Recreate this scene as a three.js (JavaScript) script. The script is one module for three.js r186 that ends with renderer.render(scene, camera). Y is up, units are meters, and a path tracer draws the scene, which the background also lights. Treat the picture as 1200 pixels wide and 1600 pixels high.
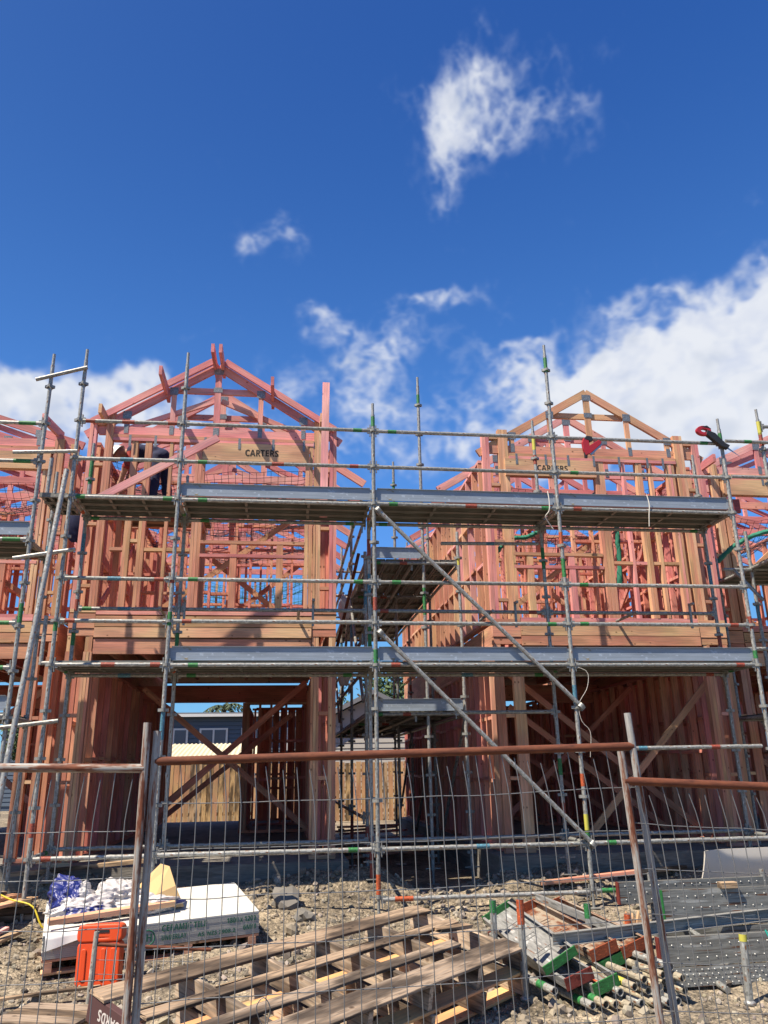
import * as THREE from 'three';
import { mergeGeometries, mergeVertices, toCreasedNormals } from 'three/addons/utils/BufferGeometryUtils.js';
import { MarchingCubes } from 'three/addons/objects/MarchingCubes.js';
import { FontLoader } from 'three/addons/loaders/FontLoader.js';
import { TextGeometry } from 'three/addons/geometries/TextGeometry.js';

// ------------------------------------------------------------------ camera, sky, sun, exposure
const scene = new THREE.Scene();
const camera = new THREE.PerspectiveCamera(66.31, 0.75, 0.1, 400);
camera.rotation.order = 'YXZ';
camera.position.set(-1.066, 1.597, 9.259);
camera.rotation.set(THREE.MathUtils.degToRad(18.209), THREE.MathUtils.degToRad(-7.343), THREE.MathUtils.degToRad(-0.945));

const renderer = new THREE.WebGLRenderer({ antialias: true });
renderer.setSize(768, 1024);
renderer.toneMapping = THREE.LinearToneMapping;
renderer.toneMappingExposure = 1.9;
renderer.shadowMap.enabled = true;

const SUN = new THREE.Vector3(-0.55, 1, 0.31).normalize();
const sun = new THREE.DirectionalLight(0xfff0da, 5.0);
sun.position.copy(SUN).multiplyScalar(60);
sun.castShadow = true;
sun.shadow.radius = 1;
sun.shadow.mapSize.set(4096, 4096);
Object.assign(sun.shadow.camera, { left: -25, right: 25, top: 25, bottom: -25, near: 1, far: 140 });
scene.add(sun, sun.target);

// ------------------------------------------------------------------ random and noise
function rng(seed) { let a = seed >>> 0; return () => { a = (a + 0x6D2B79F5) | 0; let t = Math.imul(a ^ (a >>> 15), 1 | a); t = (t + Math.imul(t ^ (t >>> 7), 61 | t)) ^ t; return ((t ^ (t >>> 14)) >>> 0) / 4294967296; }; }
const rnd = rng(20240);
const rr = (a, b) => a + (b - a) * rnd();
const pick = a => a[Math.floor(rnd() * a.length)];
const PERM = new Float32Array(65536); { const q = rng(77); for (let i = 0; i < 65536; i++) PERM[i] = q(); }
const lat = (x, y) => PERM[(((x * 73856093) ^ (y * 19349663)) >>> 0) & 65535];
function vnoise(x, y, px = 0, py = 0) {           // value noise, optional period
  const x0 = Math.floor(x), y0 = Math.floor(y); let fx = x - x0, fy = y - y0;
  fx = fx * fx * (3 - 2 * fx); fy = fy * fy * (3 - 2 * fy);
  const m = (v, p) => p ? ((v % p) + p) % p : v;
  const a = lat(m(x0, px), m(y0, py)), b = lat(m(x0 + 1, px), m(y0, py)), c = lat(m(x0, px), m(y0 + 1, py)), d = lat(m(x0 + 1, px), m(y0 + 1, py));
  return a + (b - a) * fx + (c - a) * fy + (a - b - c + d) * fx * fy;
}
function fbm(x, y, oct = 5) { let s = 0, a = 0.5, t = 0; for (let i = 0; i < oct; i++) { s += a * vnoise(x, y); t += a; a *= 0.5; x = x * 2.03 + 17.3; y = y * 2.03 + 9.1; } return s / t; }
function pfbm(x, y, px, py, oct = 4) { let s = 0, a = 0.5, t = 0; for (let i = 0; i < oct; i++) { s += a * vnoise(x, y, px, py); t += a; a *= 0.5; x *= 2; y *= 2; px *= 2; py *= 2; } return s / t; }
const clamp = (v, a = 0, b = 1) => Math.min(b, Math.max(a, v));
const sstep = (a, b, v) => { v = clamp((v - a) / (b - a)); return v * v * (3 - 2 * v); };
const mix = (a, b, t) => a + (b - a) * t;

// ------------------------------------------------------------------ sky (air and clouds only)
{
  const W = 2048, H = 2048, data = new Float32Array(W * H * 4);
  // cloud patches: azimuth (deg right of -z), elevation, half sizes, strength
  const C = CLOUDS();
  for (let j = 0; j < H; j++) {
    const el = ((j + 0.5) / H - 0.5) * 180;
    const e = el * Math.PI / 180, ce = Math.cos(e), se = Math.sin(e);
    for (let i = 0; i < W; i++) {
      const th = ((i + 0.5) / W - 0.5) * 2 * Math.PI;          // atan2(z, x)
      const dx = Math.cos(th) * ce, dz = Math.sin(th) * ce;
      const k = (j * W + i) * 4;
      const up = Math.max(se, 0);
      const h = Math.pow(1 - up, 2.2), h2 = Math.pow(1 - up, 9);
      let r = 0.0085 + 0.106 * h + 0.03 * h2, g = 0.0425 + 0.286 * h, b = Math.min(0.47, 0.185 + 0.565 * h);
      const cs = dx * SUN.x + se * SUN.y + dz * SUN.z, gl = Math.pow(Math.max(cs, 0), 3.2) * 0.08 + Math.pow(Math.max(cs, 0), 60) * 0.3;
      r += gl * 0.55; g += gl * 0.9; b += gl * 1.35;
      if (el > -2) {
        let az = Math.atan2(dx, -dz) * 180 / Math.PI;
        const inView = az > -50 && az < 65 && el < 64;
        let dens = 0;
        const px = az * 0.16, py = el * 0.16;
        const w1 = fbm(px * 1.6 + 3.1, py * 1.6 + 8.7, 4) - 0.5, w2 = fbm(px * 1.6 + 13.4, py * 1.6 + 1.9, 4) - 0.5;
        let a = 0, m = 0; const e0 = fbm(px * 2.1 + 31, py * 2.6 + 17, 4);
        if (inView) {
          const ax = az + w1 * 5.5, ey = el + w2 * 4.5;
          for (const c of C) {
            const u = (ax - c[0]) / c[2], v = (ey - c[1]) / c[3], d = u * u + v * v;
            if (d < 7) m += c[4] * Math.exp(-d * 0.95);
          }
          m += sstep(17, 3, el) * 0.4;
          const e1 = fbm(px * 5.2 + w2 * 3.2, py * 6.0 + w1 * 3.2 + 40, 6);
          const rg = 1 - 2 * Math.abs(fbm(px * 6.5 + py * 2.5 + w1 * 2.6 + 5, py * 6.5 - px * 2.0 + w2 * 2.6, 5) - 0.5);
          const e = 0.62 * e1 + 0.38 * (1 - rg);
          const t = Math.min(m, 1.8) * 0.74 - (e - 0.14) * 1.25 * (1 - 0.30 * sstep(1.2, 1.8, m));
          dens = sstep(-0.10, 0.85, t) * (0.35 + 0.65 * sstep(0.1, 0.9, m));
          a = clamp(dens * (0.55 + 0.42 * dens + 0.5 * (e1 - 0.5)));
        } else { const n = fbm(px * 2.6 + w1 * 1.1, py * 3.0 + w2 * 1.1 + 40, 4); dens = sstep(0.5, 0.75, n) * (0.3 + 0.45 * sstep(35, 8, el)); a = dens * 0.8; }
        a = clamp(a * 0.97);
        const dk = sstep(0.5, 0.75, e0), cr = 0.27 + 0.17 * dens - 0.08 * dk, cg = 0.335 + 0.12 * dens - 0.07 * dk, cb = 0.475 + 0.01 * dens - 0.05 * dk;
        r = mix(r, cr, a); g = mix(g, cg, a); b = mix(b, cb, a);
      } else { r = 0.12; g = 0.11; b = 0.10; }
      data[k] = r; data[k + 1] = g; data[k + 2] = b; data[k + 3] = 1;
    }
  }
  const t = new THREE.DataTexture(data, W, H, THREE.RGBAFormat, THREE.FloatType);
  t.mapping = THREE.EquirectangularReflectionMapping; t.magFilter = THREE.LinearFilter; t.minFilter = THREE.LinearFilter; t.needsUpdate = true;
  scene.background = t; scene.environment = t;
}
function CLOUDS() {
  return [[12.3, 43.9, 3.1, 2.8, 0.67], [15.0, 45.2, 3.5, 2.4, 0.7], [17.1, 48.2, 3.8, 1.3, 0.56], [21.3, 44.5, 5.2, 2.6, 0.56], [13.4, 40.1, 3.0, 2.4, 0.63], [20.7, 46.7, 4.1, 1.7, 0.38], [17.4, 43.3, 4.7, 1.8, 0.38], [24.7, 43.4, 1.9, 2.3, 0.3], [27.6, 45.6, 1.3, 1.1, 0.28], [25.8, 41.9, 1.2, 1.2, 0.22], [-1.1, 37.2, 2.0, 1.7, 0.83], [-3.2, 36.2, 1.2, 1.7, 0.68], [2.0, 48.1, 0.7, 0.7, 0.26], [3.6, 37.6, 0.6, 0.5, 0.31], [23.2, 36.6, 1.3, 0.4, 0.26], [12.5, 33.2, 5.0, 1.2, 1.04], [7.6, 30.4, 4.2, 1.7, 0.91], [3.3, 31.5, 2.4, 1.0, 0.65], [6.0, 28.4, 3.6, 1.6, 0.78], [-7.5, 29.8, 2.8, 0.6, 0.45], [-0.3, 28.5, 2.1, 1.1, 0.39], [33.1, 27.3, 7.6, 3.1, 1.3], [29.0, 25.4, 6.0, 2.8, 1.23], [35.3, 29.7, 4.5, 2.0, 0.81], [26.8, 31.7, 2.6, 1.2, 0.78], [31.1, 31.5, 2.7, 0.8, 0.65], [17.8, 27.4, 4.7, 2.5, 0.78], [21.1, 29.7, 5.3, 0.9, 0.45], [30.5, 22.3, 9.5, 2.9, 1.69], [38.0, 23.7, 5.4, 4.9, 1.95], [35.4, 32.2, 1.7, 0.6, 0.52], [36.5, 35.3, 1.5, 0.8, 0.45], [16.0, 29.8, 3.0, 0.8, 0.45], [-19.0, 24.3, 4.8, 1.6, 1.43], [-13.4, 25.8, 3.3, 1.3, 1.04], [-8.1, 25.1, 4.4, 1.6, 1.04], [-24.0, 22.8, 5.1, 2.5, 1.3], [-14.3, 22.2, 7.3, 1.5, 0.91], [9.5, 25.1, 6.1, 2.3, 0.65], [-0.2, 26.9, 3.0, 1.6, 0.65], [7.9, 21.9, 8.0, 1.6, 0.59], [14.5, 22.6, 2.9, 1.4, 0.52], [5.4, 25.7, 2.6, 1.4, 0.59], [-2.6, 23.2, 7.5, 1.4, 0.65], [22.5, 23.6, 6, 2.4, 0.9], [24.0, 27.0, 5, 2.2, 0.7], [17.2, 47.2, 2.2, 1.6, 0.31]];
}

// ------------------------------------------------------------------ helpers
const used = {};
function numbered(n) { if (!used[n]) { used[n] = 1; return n; } return n + '_' + String(used[n]++).padStart(3, '0'); }
function tag(o, label, category, group, kind) { if (label) o.userData.label = label; if (category) o.userData.category = category; if (group) o.userData.group = group; if (kind) o.userData.kind = kind; return o; }
function thing(name, label, category, pos = [0, 0, 0], group) { const o = new THREE.Group(); o.name = numbered(name); o.position.set(...pos); tag(o, label, category, group); scene.add(o); return o; }
function mesh(name, geo, mat, parent, pos) { const m = new THREE.Mesh(geo, mat); m.name = parent ? name : numbered(name); m.castShadow = m.receiveShadow = true; if (pos) m.position.set(...pos); (parent || scene).add(m); return m; }
const V = (a, b, c) => new THREE.Vector3(a, b, c);

const KA = 0.8;   // scales the base colours of everything but timber
// textures ------------------------------------------------------------
function tex(w, h, fn, { srgb = true, rep = null } = {}) {
  const d = new Uint8Array(w * h * 4);
  for (let y = 0; y < h; y++) for (let x = 0; x < w; x++) { const c = fn(x / w, y / h), k = (y * w + x) * 4; d[k] = clamp(c[0]) * 255; d[k + 1] = clamp(c[1]) * 255; d[k + 2] = clamp(c[2]) * 255; d[k + 3] = 255; }
  const t = new THREE.DataTexture(d, w, h, THREE.RGBAFormat); t.wrapS = t.wrapT = THREE.RepeatWrapping; t.magFilter = THREE.LinearFilter; t.minFilter = THREE.LinearMipmapLinearFilter; t.generateMipmaps = true;
  if (srgb) t.colorSpace = THREE.SRGBColorSpace; if (rep) t.repeat.set(...rep); t.needsUpdate = true; return t;
}
function woodTex(seed, { rough = 0, dirt = 0, dye = 0 } = {}) {   // u along the grain
  const q = rng(seed), knots = [...Array(5)].map(() => [q(), q(), 0.012 + q() * 0.02]);
  const s = seed * 13;
  return tex(512, 128, (u, v) => {
    const wv = pfbm(u * 4 + s, v * 2, 4, 2, 3);
    const ring = 0.5 + 0.5 * Math.sin((v * 9 + wv * 2.2) * 6.283);
    const fine = pfbm(u * 8 + s, v * 64, 8, 64, 3);
    let L = 0.90 + 0.07 * ring + 0.14 * (fine - 0.5);
    let warm = 0.06 * ring;
    for (const k of knots) { let du = Math.abs(u - k[0]); du = Math.min(du, 1 - du) * 2.2; let dv = Math.abs(v - k[1]); dv = Math.min(dv, 1 - dv) * 0.6; const d = Math.hypot(du, dv); if (d < k[2]) { L *= 0.45 + 0.4 * d / k[2]; warm += 0.06; } }
    const blot = pfbm(u * 3 + s, v * 3 + 5, 3, 3, 4);
    L *= 1 - dirt * sstep(0.42, 0.7, blot) * 0.55;
    if (rough) L *= 1 - rough * 0.28 * sstep(0.55, 0.75, pfbm(u * 12, v * 40 + s, 12, 40, 3));
    const dy = dye * sstep(0.35, 0.65, pfbm(u * 2 + 3, v + s, 2, 1, 3));
    return [L + 0.02, L * (1 - warm * 0.5) * (1 - 0.10 * dy), L * (1 - warm) * (1 - 0.04 * dy)];
  });
}
const WT = [1, 2, 3].map(s => woodTex(s, { dirt: 0.25, dye: 1 }));
const WTaged = [4, 5].map(s => woodTex(s, { rough: 1, dirt: 1 }));
function wood(r, g, b, t, rough = 0.85) { const c = new THREE.Color().setRGB(r, g, b); const m = new THREE.MeshStandardMaterial({ map: t, color: c, roughness: rough, bumpMap: t, bumpScale: 0.0008 }); return m; }
const PINK = [[0.74, 0.37, 0.345], [0.69, 0.32, 0.305], [0.78, 0.46, 0.415], [0.62, 0.28, 0.265], [0.74, 0.41, 0.33]].map((c, i) => wood(...c, WT[i % 3]));
const RED = [[0.70, 0.335, 0.225], [0.72, 0.37, 0.255], [0.62, 0.27, 0.19], [0.76, 0.44, 0.27], [0.72, 0.48, 0.31], [0.72, 0.34, 0.285]].map((c, i) => wood(...c, WT[i % 3]));
const TAN = [[0.64, 0.43, 0.235], [0.68, 0.48, 0.27], [0.58, 0.38, 0.21], [0.73, 0.54, 0.32], [0.60, 0.39, 0.23]].map((c, i) => wood(...c, WT[i % 3]));
const BUFF = [[0.60, 0.34, 0.21], [0.62, 0.37, 0.24], [0.56, 0.31, 0.19]].map((c, i) => wood(...c, WT[i % 3]));
const LVL = [wood(0.63, 0.46, 0.26, WT[0]), wood(0.59, 0.41, 0.22, WT[1])];
const LILAC = wood(0.80, 0.47, 0.44, WT[0]);
const MAROON = wood(0.34, 0.09, 0.09, WT[1]);
const AGED = [[0.40, 0.305, 0.20], [0.36, 0.285, 0.20], [0.44, 0.34, 0.22], [0.33, 0.275, 0.21]].map((c, i) => wood(...c, WTaged[i % 2], 0.92));
const FRESH = [[0.72, 0.50, 0.22], [0.68, 0.46, 0.2]].map((c, i) => wood(...c, WT[i]));

const galvT = tex(256, 256, (u, v) => { const n = pfbm(u * 6, v * 12, 6, 12, 4), m = pfbm(u * 30, v * 30, 30, 30, 2); const sp = sstep(0.66, 0.74, pfbm(u * 9 + 3, v * 9, 9, 9, 4)), ru = sstep(0.68, 0.78, pfbm(u * 7, v * 14 + 5, 7, 14, 5)); const L = 0.78 + 0.34 * (n - 0.5) + 0.16 * (m - 0.5) - 0.26 * sstep(0.60, 0.75, n) + 0.2 * sp; return [L * (1 - 0.18 * ru), L * (1 - 0.42 * ru), L * 0.99 * (1 - 0.55 * ru)]; });
const rustT = (thr, s) => tex(256, 256, (u, v) => {
  const n = 0.7 * pfbm(u * 4 + s, v * 3, 4, 3, 5) + 0.3 * pfbm(u * 24 + s, v * 4, 24, 4, 3), m = pfbm(u * 40, v * 30 + s, 40, 30, 3), f = sstep(thr - 0.13, thr + 0.10, n + 0.22 * (m - 0.5));
  const g = 0.72 + 0.2 * (m - 0.5), p = pfbm(u * 10, v * 10 + 2, 10, 10, 3);
  return [mix(g, 0.42 + 0.24 * p - 0.12 * m, f), mix(g, 0.225 + 0.16 * p - 0.08 * m, f), mix(g * 0.98, 0.15 + 0.09 * p - 0.05 * m, f)];
});
const M = (r, g, b, rough = 0.7, metal = 0, extra = {}) => new THREE.MeshStandardMaterial({ color: new THREE.Color().setRGB(r * KA, g * KA, b * KA), roughness: rough, metalness: metal, ...extra });
const GALV = [M(0.60, 0.62, 0.61, 0.42, 0.25, { map: galvT }), M(0.52, 0.54, 0.53, 0.46, 0.25, { map: galvT }), M(0.68, 0.69, 0.67, 0.4, 0.2, { map: galvT })];
const PLANKM = M(0.40, 0.40, 0.37, 0.6, 0.2, { map: galvT });
const scuffT = tex(1024, 128, (u, v) => { const n = pfbm(u * 5, v * 2, 5, 2, 5), st = pfbm(u * 6 + 2, v * 48, 6, 48, 3), sp = sstep(0.70, 0.76, pfbm(u * 40, v * 5 + 1, 40, 5, 4)), ru = sstep(0.66, 0.8, pfbm(u * 14 + 4, v * 2, 14, 2, 5)), L = 0.86 + 0.22 * (n - 0.5) + 0.22 * (st - 0.5) + 0.16 * sp; return [L * (1 - 0.12 * ru), L * (1 - 0.28 * ru), L * (1 - 0.5 * ru)]; });
const TOEM = M(0.42, 0.50, 0.60, 0.5, 0.1, { map: scuffT });
const PLATEM = M(0.46, 0.50, 0.53, 0.45, 0.5, { map: galvT });
const RUST = [M(0.75, 0.75, 0.75, 0.8, 0.1, { map: rustT(0.30, 1) }), M(0.85, 0.85, 0.85, 0.7, 0.2, { map: rustT(0.64, 7) }), M(0.85, 0.85, 0.85, 0.7, 0.2, { map: rustT(0.55, 3) })];
const BANDS = { g: M(0.05, 0.34, 0.10, 0.6, 0, { map: galvT }), r: M(0.52, 0.11, 0.07, 0.6, 0, { map: galvT }), b: M(0.13, 0.38, 0.55, 0.6, 0, { map: galvT }), o: M(0.80, 0.16, 0.05, 0.6, 0, { map: galvT }), y: M(0.55, 0.52, 0.08, 0.6), w: M(0.7, 0.66, 0.55, 0.6) };
const WIRE = M(0.22, 0.23, 0.24, 0.45, 0.4);

// geometry ------------------------------------------------------------
const cache = new Map();
const cached = (k, f) => { if (!cache.has(k)) cache.set(k, f()); return cache.get(k); };
function setGeo(pos, uv) { const g = new THREE.BufferGeometry(); g.setAttribute('position', new THREE.Float32BufferAttribute(pos, 3)); g.setAttribute('uv', new THREE.Float32BufferAttribute(uv, 2)); g.computeVertexNormals(); return g; }
// a length of sawn timber along X; section w (Y) by t (Z), edges taken off by b, optional bow
function stick(L, w, t, b = 0, vr = 0, bow = 0, segs = 1, ragged = 0) {
  const q = rng(vr * 977 + Math.round(L * 100)); const u0 = q() * 3, v0 = q() * 2;
  const hw = w / 2, ht = t / 2;
  const S = b > 0 ? [[-hw + b, -ht], [hw - b, -ht], [hw, -ht + b], [hw, ht - b], [hw - b, ht], [-hw + b, ht], [-hw, ht - b], [-hw, -ht + b]] : [[-hw, -ht], [hw, -ht], [hw, ht], [-hw, ht]];
  const n = S.length, per = [0]; for (let i = 0; i < n; i++) { const a = S[i], c = S[(i + 1) % n]; per.push(per[i] + Math.hypot(a[0] - c[0], a[1] - c[1])); }
  const pos = [], uv = [], K = 1 / 1.6, KV = 1 / 0.32;
  const ring = []; for (let k = 0; k <= segs; k++) { const f = k / segs; const by = bow * Math.sin(f * Math.PI) * (q() * 0.6 + 0.7), bz = bow * 0.6 * (q() - 0.5); ring.push(S.map(p => [(f - 0.5) * L + ((k === 0 || k === segs) && ragged ? (q() - 0.5) * ragged : 0), p[0] + (segs > 1 ? by : 0), p[1] + (segs > 1 ? bz : 0)])); }
  for (let k = 0; k < segs; k++) for (let i = 0; i < n; i++) {
    const a = ring[k][i], c = ring[k][(i + 1) % n], d = ring[k + 1][(i + 1) % n], e = ring[k + 1][i];
    const ua = (a[0] + L) * K + u0, ue = (e[0] + L) * K + u0, va = per[i] * KV + v0, vc = per[i + 1] * KV + v0;
    pos.push(...a, ...d, ...c, ...a, ...e, ...d); uv.push(ua, va, ue, vc, ua, vc, ua, va, ue, va, ue, vc);
  }
  for (const [k, s] of [[0, 1], [segs, -1]]) { const r = ring[k]; for (let i = 1; i < n - 1; i++) { const tri = s > 0 ? [r[0], r[i], r[i + 1]] : [r[0], r[i + 1], r[i]]; for (const p of tri) { pos.push(...p); uv.push(p[2] * 2 + u0, p[1] * KV + v0); } } }
  return setGeo(pos, uv);
}
const _m = new THREE.Matrix4();
function orient(o, A, B, up = [0, 1, 0]) {
  const a = V(...A), b = V(...B), x = b.clone().sub(a).normalize(); let y = V(...up); y.addScaledVector(x, -y.dot(x)); if (y.lengthSq() < 1e-6) { y = Math.abs(x.z) < 0.9 ? V(0, 0, 1) : V(1, 0, 0); y.addScaledVector(x, -y.dot(x)); } y.normalize();
  const z = x.clone().cross(y); _m.makeBasis(x, y, z); o.quaternion.setFromRotationMatrix(_m); o.position.copy(a.add(b).multiplyScalar(0.5)); return o;
}
const dist = (A, B) => Math.hypot(A[0] - B[0], A[1] - B[1], A[2] - B[2]);
function member(parent, name, A, B, w, t, mat, up, o = {}) {
  const L = Math.round(dist(A, B) * 100) / 100 || 0.01, vr = Math.floor(rnd() * 3);
  const g = cached(`s${L},${w},${t},${o.b || 0},${vr},${o.bow || 0},${o.segs || 1},${o.rag || 0}`, () => stick(L, w, t, o.b || 0, vr + (o.seed || 0), o.bow || 0, o.segs || 1, o.rag || 0));
  const m = mesh(name, g, Array.isArray(mat) ? pick(mat) : mat, parent); orient(m, A, B, up);
  m.position.x += rr(-0.0018, 0.0018); m.position.y += rr(-0.0012, 0.0012); m.position.z += rr(-0.0018, 0.0018);
  return m;
}
function tubeGeo(L, r, seg = 10) { return cached(`t${Math.round(L * 100)},${r},${seg}`, () => { const g = new THREE.CylinderGeometry(r, r, L, seg); g.rotateZ(-Math.PI / 2); const u = g.attributes.uv; for (let i = 0; i < u.count; i++) u.setXY(i, u.getX(i), u.getY(i) * L / 0.5); return g; }); }
function tube(parent, name, A, B, r, mat, seg) { return orient(mesh(name, tubeGeo(dist(A, B), r, seg), mat, parent), A, B); }
function pipeGeo(L, ro, ri, seg = 18) { return cached(`p${L},${ro},${ri}`, () => { const p = [[ri, -L / 2], [ro, -L / 2], [ro, L / 2], [ri, L / 2], [ri, -L / 2]].map(a => new THREE.Vector2(a[0], a[1])); const g = toCreasedNormals(new THREE.LatheGeometry(p, seg), 0.6); const q = g.attributes.position, u = g.attributes.uv; for (let i = 0; i < q.count; i++) u.setY(i, q.getY(i) / 0.5); g.rotateZ(-Math.PI / 2); return g; }); }
const boxG = (w, h, d) => cached(`b${w},${h},${d}`, () => new THREE.BoxGeometry(w, h, d));
function at(g, x, y, z, ry = 0) { const c = g.clone(); if (ry) c.rotateY(ry); c.translate(x, y, z); return c; }

// ------------------------------------------------------------------ ground
function groundY(x, z) {
  let y = z <= -0.5 ? 0.18 : z >= 4 ? -0.25 : 0.18 - 0.43 * (z + 0.5) / 4.5;
  y += Math.exp(-(((z + 1.0) / 0.4) ** 2)) * Math.max(0, fbm(x * 0.9 + 11, 3.3, 3) - 0.40) * 0.9 * sstep(9, 6, Math.abs(x - 0.3));
  const near = sstep(9, 6, Math.abs(x - 0.3)) * sstep(-1.6, -0.9, z) * sstep(7, 5, z);
  y += near * ((fbm(x * 1.1 + 4, z * 1.1 + 9, 3) - 0.5) * 0.16 + (fbm(x * 6, z * 6, 2) - 0.5) * 0.05);
  return y;
}
{
  const axis = (lo, a, b, hi, step) => { const r = []; for (let k = 14; k > 0; k--) r.push(a + (lo - a) * Math.pow(k / 14, 2.6)); for (let v = a; v <= b; v += step) r.push(v); for (let k = 1; k <= 14; k++) r.push(b + (hi - b) * Math.pow(k / 14, 2.6)); return r; };
  const X = axis(-180, -7, 7, 180, 0.06), Z = axis(-180, -2, 6.5, 60, 0.06), pos = [], uv = [], idx = [];
  for (const z of Z) for (const x of X) { pos.push(x, groundY(x, z), z); uv.push(x / 2.2, z / 2.2); }
  const n = X.length; for (let j = 0; j < Z.length - 1; j++) for (let i = 0; i < n - 1; i++) { const a = j * n + i; idx.push(a, a + n, a + 1, a + 1, a + n, a + n + 1); }
  const g = new THREE.BufferGeometry(); g.setAttribute('position', new THREE.Float32BufferAttribute(pos, 3)); g.setAttribute('uv', new THREE.Float32BufferAttribute(uv, 2)); g.setIndex(idx); g.computeVertexNormals();
  const gt = tex(1024, 1024, (u, v) => { const a = pfbm(u * 5, v * 5, 5, 5, 4), b = pfbm(u * 60, v * 60, 60, 60, 3), c = pfbm(u * 160 + 3, v * 160, 160, 160, 2); const L = 0.52 + 0.5 * (a - 0.5) + 0.42 * (b - 0.5) + 0.32 * (c - 0.5); return [L, L * 0.92, L * 0.79]; });
  const bt = tex(1024, 1024, (u, v) => { const b = pfbm(u * 70, v * 70, 70, 70, 3), c = pfbm(u * 180 + 3, v * 180, 180, 180, 2); return [b * 0.6 + c * 0.4, 0, 0].fill(b * 0.6 + c * 0.4); }, { srgb: false });
  tag(mesh('ground', g, new THREE.MeshStandardMaterial({ map: gt, bumpMap: bt, bumpScale: 0.03, roughness: 1, color: new THREE.Color().setRGB(KA, KA, KA) })), null, null, null, 'structure');
}
const STONEM = M(0.29, 0.25, 0.19, 1);
function rockGeo(seed, s = 1, det = 0) { const q = rng(seed), g0 = new THREE.IcosahedronGeometry(s, det); const g = mergeVertices(g0.deleteAttribute('uv') && g0.deleteAttribute('normal'), 1e-4); const p = g.attributes.position; for (let i = 0; i < p.count; i++) { const k = 0.65 + q() * 0.6; p.setXYZ(i, p.getX(i) * k, p.getY(i) * k * 0.8, p.getZ(i) * k); } const n = g.toNonIndexed(); n.computeVertexNormals(); return n; }
{
  const N = 15000, im = new THREE.InstancedMesh(rockGeo(5), M(1, 1, 1, 1), N), d = new THREE.Object3D(), c = new THREE.Color();
  for (let i = 0; i < N; i++) {
    const x = rr(-5.2, 5.2), z = rr(-1.1, 4.6), k = fbm(x * 1.7 + 30, z * 1.7, 3);
    let s = 0.006 + Math.pow(rnd(), 4) * 0.038 * (k > 0.5 ? 1.3 : 0.7);
    d.position.set(x, groundY(x, z) + s * 0.25, z); d.rotation.set(rr(0, 6), rr(0, 6), rr(0, 6)); d.scale.set(s, s * rr(0.7, 1), s * rr(0.7, 1.3)); d.updateMatrix(); im.setMatrixAt(i, d.matrix);
    const L = rr(0.10, 0.42); im.setColorAt(i, c.setRGB(L, L * rr(0.84, 0.92), L * rr(0.64, 0.78)));
  }
  im.name = 'gravel'; im.castShadow = im.receiveShadow = true; tag(im, 'loose tan gravel and clods scattered over the bare site', 'gravel', null, 'stuff'); scene.add(im);
}

// ------------------------------------------------------------------ concrete
const concT = tex(512, 512, (u, v) => { const a = pfbm(u * 4, v * 4, 4, 4, 5), b = pfbm(u * 50, v * 50, 50, 50, 2); const L = 0.66 + 0.3 * (a - 0.5) + 0.16 * (b - 0.5) - 0.18 * sstep(0.6, 0.72, a); return [L, L * 0.975, L * 0.93]; });
const CONC = new THREE.MeshStandardMaterial({ map: concT, color: new THREE.Color().setRGB(0.46, 0.46, 0.46), roughness: 0.95, bumpMap: concT, bumpScale: 0.01 });
const SHEET = wood(0.36, 0.27, 0.18, WT[2]);

// ------------------------------------------------------------------ timber house frames
function wallZ(h, x, z0, z1, y0, y1, sp, rows, mS, mN, o = {}) {      // a stud wall running back from the street
  const zz = []; for (let z = z0; z > z1; z -= sp) zz.push(z); zz.push(z1);
  for (const z of zz) member(h, 'stud', [x, y0 + 0.047, z], [x, y1 - 0.047, z], 0.045, 0.09, mS, [0, 0, 1]);
  member(h, 'bottom_plate', [x, y0 + 0.023, z0 + 0.03], [x, y0 + 0.023, z1 - 0.03], 0.045, 0.092, mN, [0, 1, 0]);
  member(h, 'top_plate', [x, y1 - 0.023, z0 + 0.03], [x, y1 - 0.023, z1 - 0.03], 0.045, 0.092, mN, [0, 1, 0]);
  for (const f of rows) for (let i = 0; i < zz.length - 1; i++) { const y = mix(y0, y1, f) + rr(-0.02, 0.02); member(h, 'nog', [x, y, zz[i] - 0.024], [x, y, zz[i + 1] + 0.024], 0.045, 0.084, mN, [0, 1, 0]); }
}
function wallX(h, z, xs, x0, x1, y0, y1, rows, mS, mN) {               // a stud wall across the house; xs are the studs
  for (const x of xs) member(h, 'stud', [x, y0 + 0.047, z], [x, y1 - 0.047, z], 0.045, 0.09, mS, [1, 0, 0]);
  member(h, 'bottom_plate', [x0, y0 + 0.023, z], [x1, y0 + 0.023, z], 0.045, 0.092, mN, [0, 1, 0]);
  member(h, 'top_plate', [x0, y1 - 0.023, z], [x1, y1 - 0.023, z], 0.045, 0.092, mN, [0, 1, 0]);
  const all = [...xs].sort((a, b) => a - b);
  for (const f of rows) for (let i = 0; i < all.length - 1; i++) { if (all[i + 1] - all[i] < 0.16 || all[i + 1] - all[i] > 0.85) continue; const y = mix(y0, y1, f) + rr(-0.02, 0.02); member(h, 'nog', [all[i] + 0.024, y, z], [all[i + 1] - 0.024, y, z], 0.045, 0.084, mN, [0, 1, 0]); }
}
function post(h, x0, x1, y0, y1, z, n, mat, dep = 0.09) {               // studs nailed side by side
  const w = (x1 - x0) / n; for (let i = 0; i < n; i++) { const x = x0 + w * (i + 0.5); member(h, 'stud', [x, y0, z + rr(-0.004, 0.004)], [x, y1, z + rr(-0.004, 0.004)], Math.round((w - 0.002) * 1000) / 1000, dep, mat, [1, 0, 0]); }
}
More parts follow.
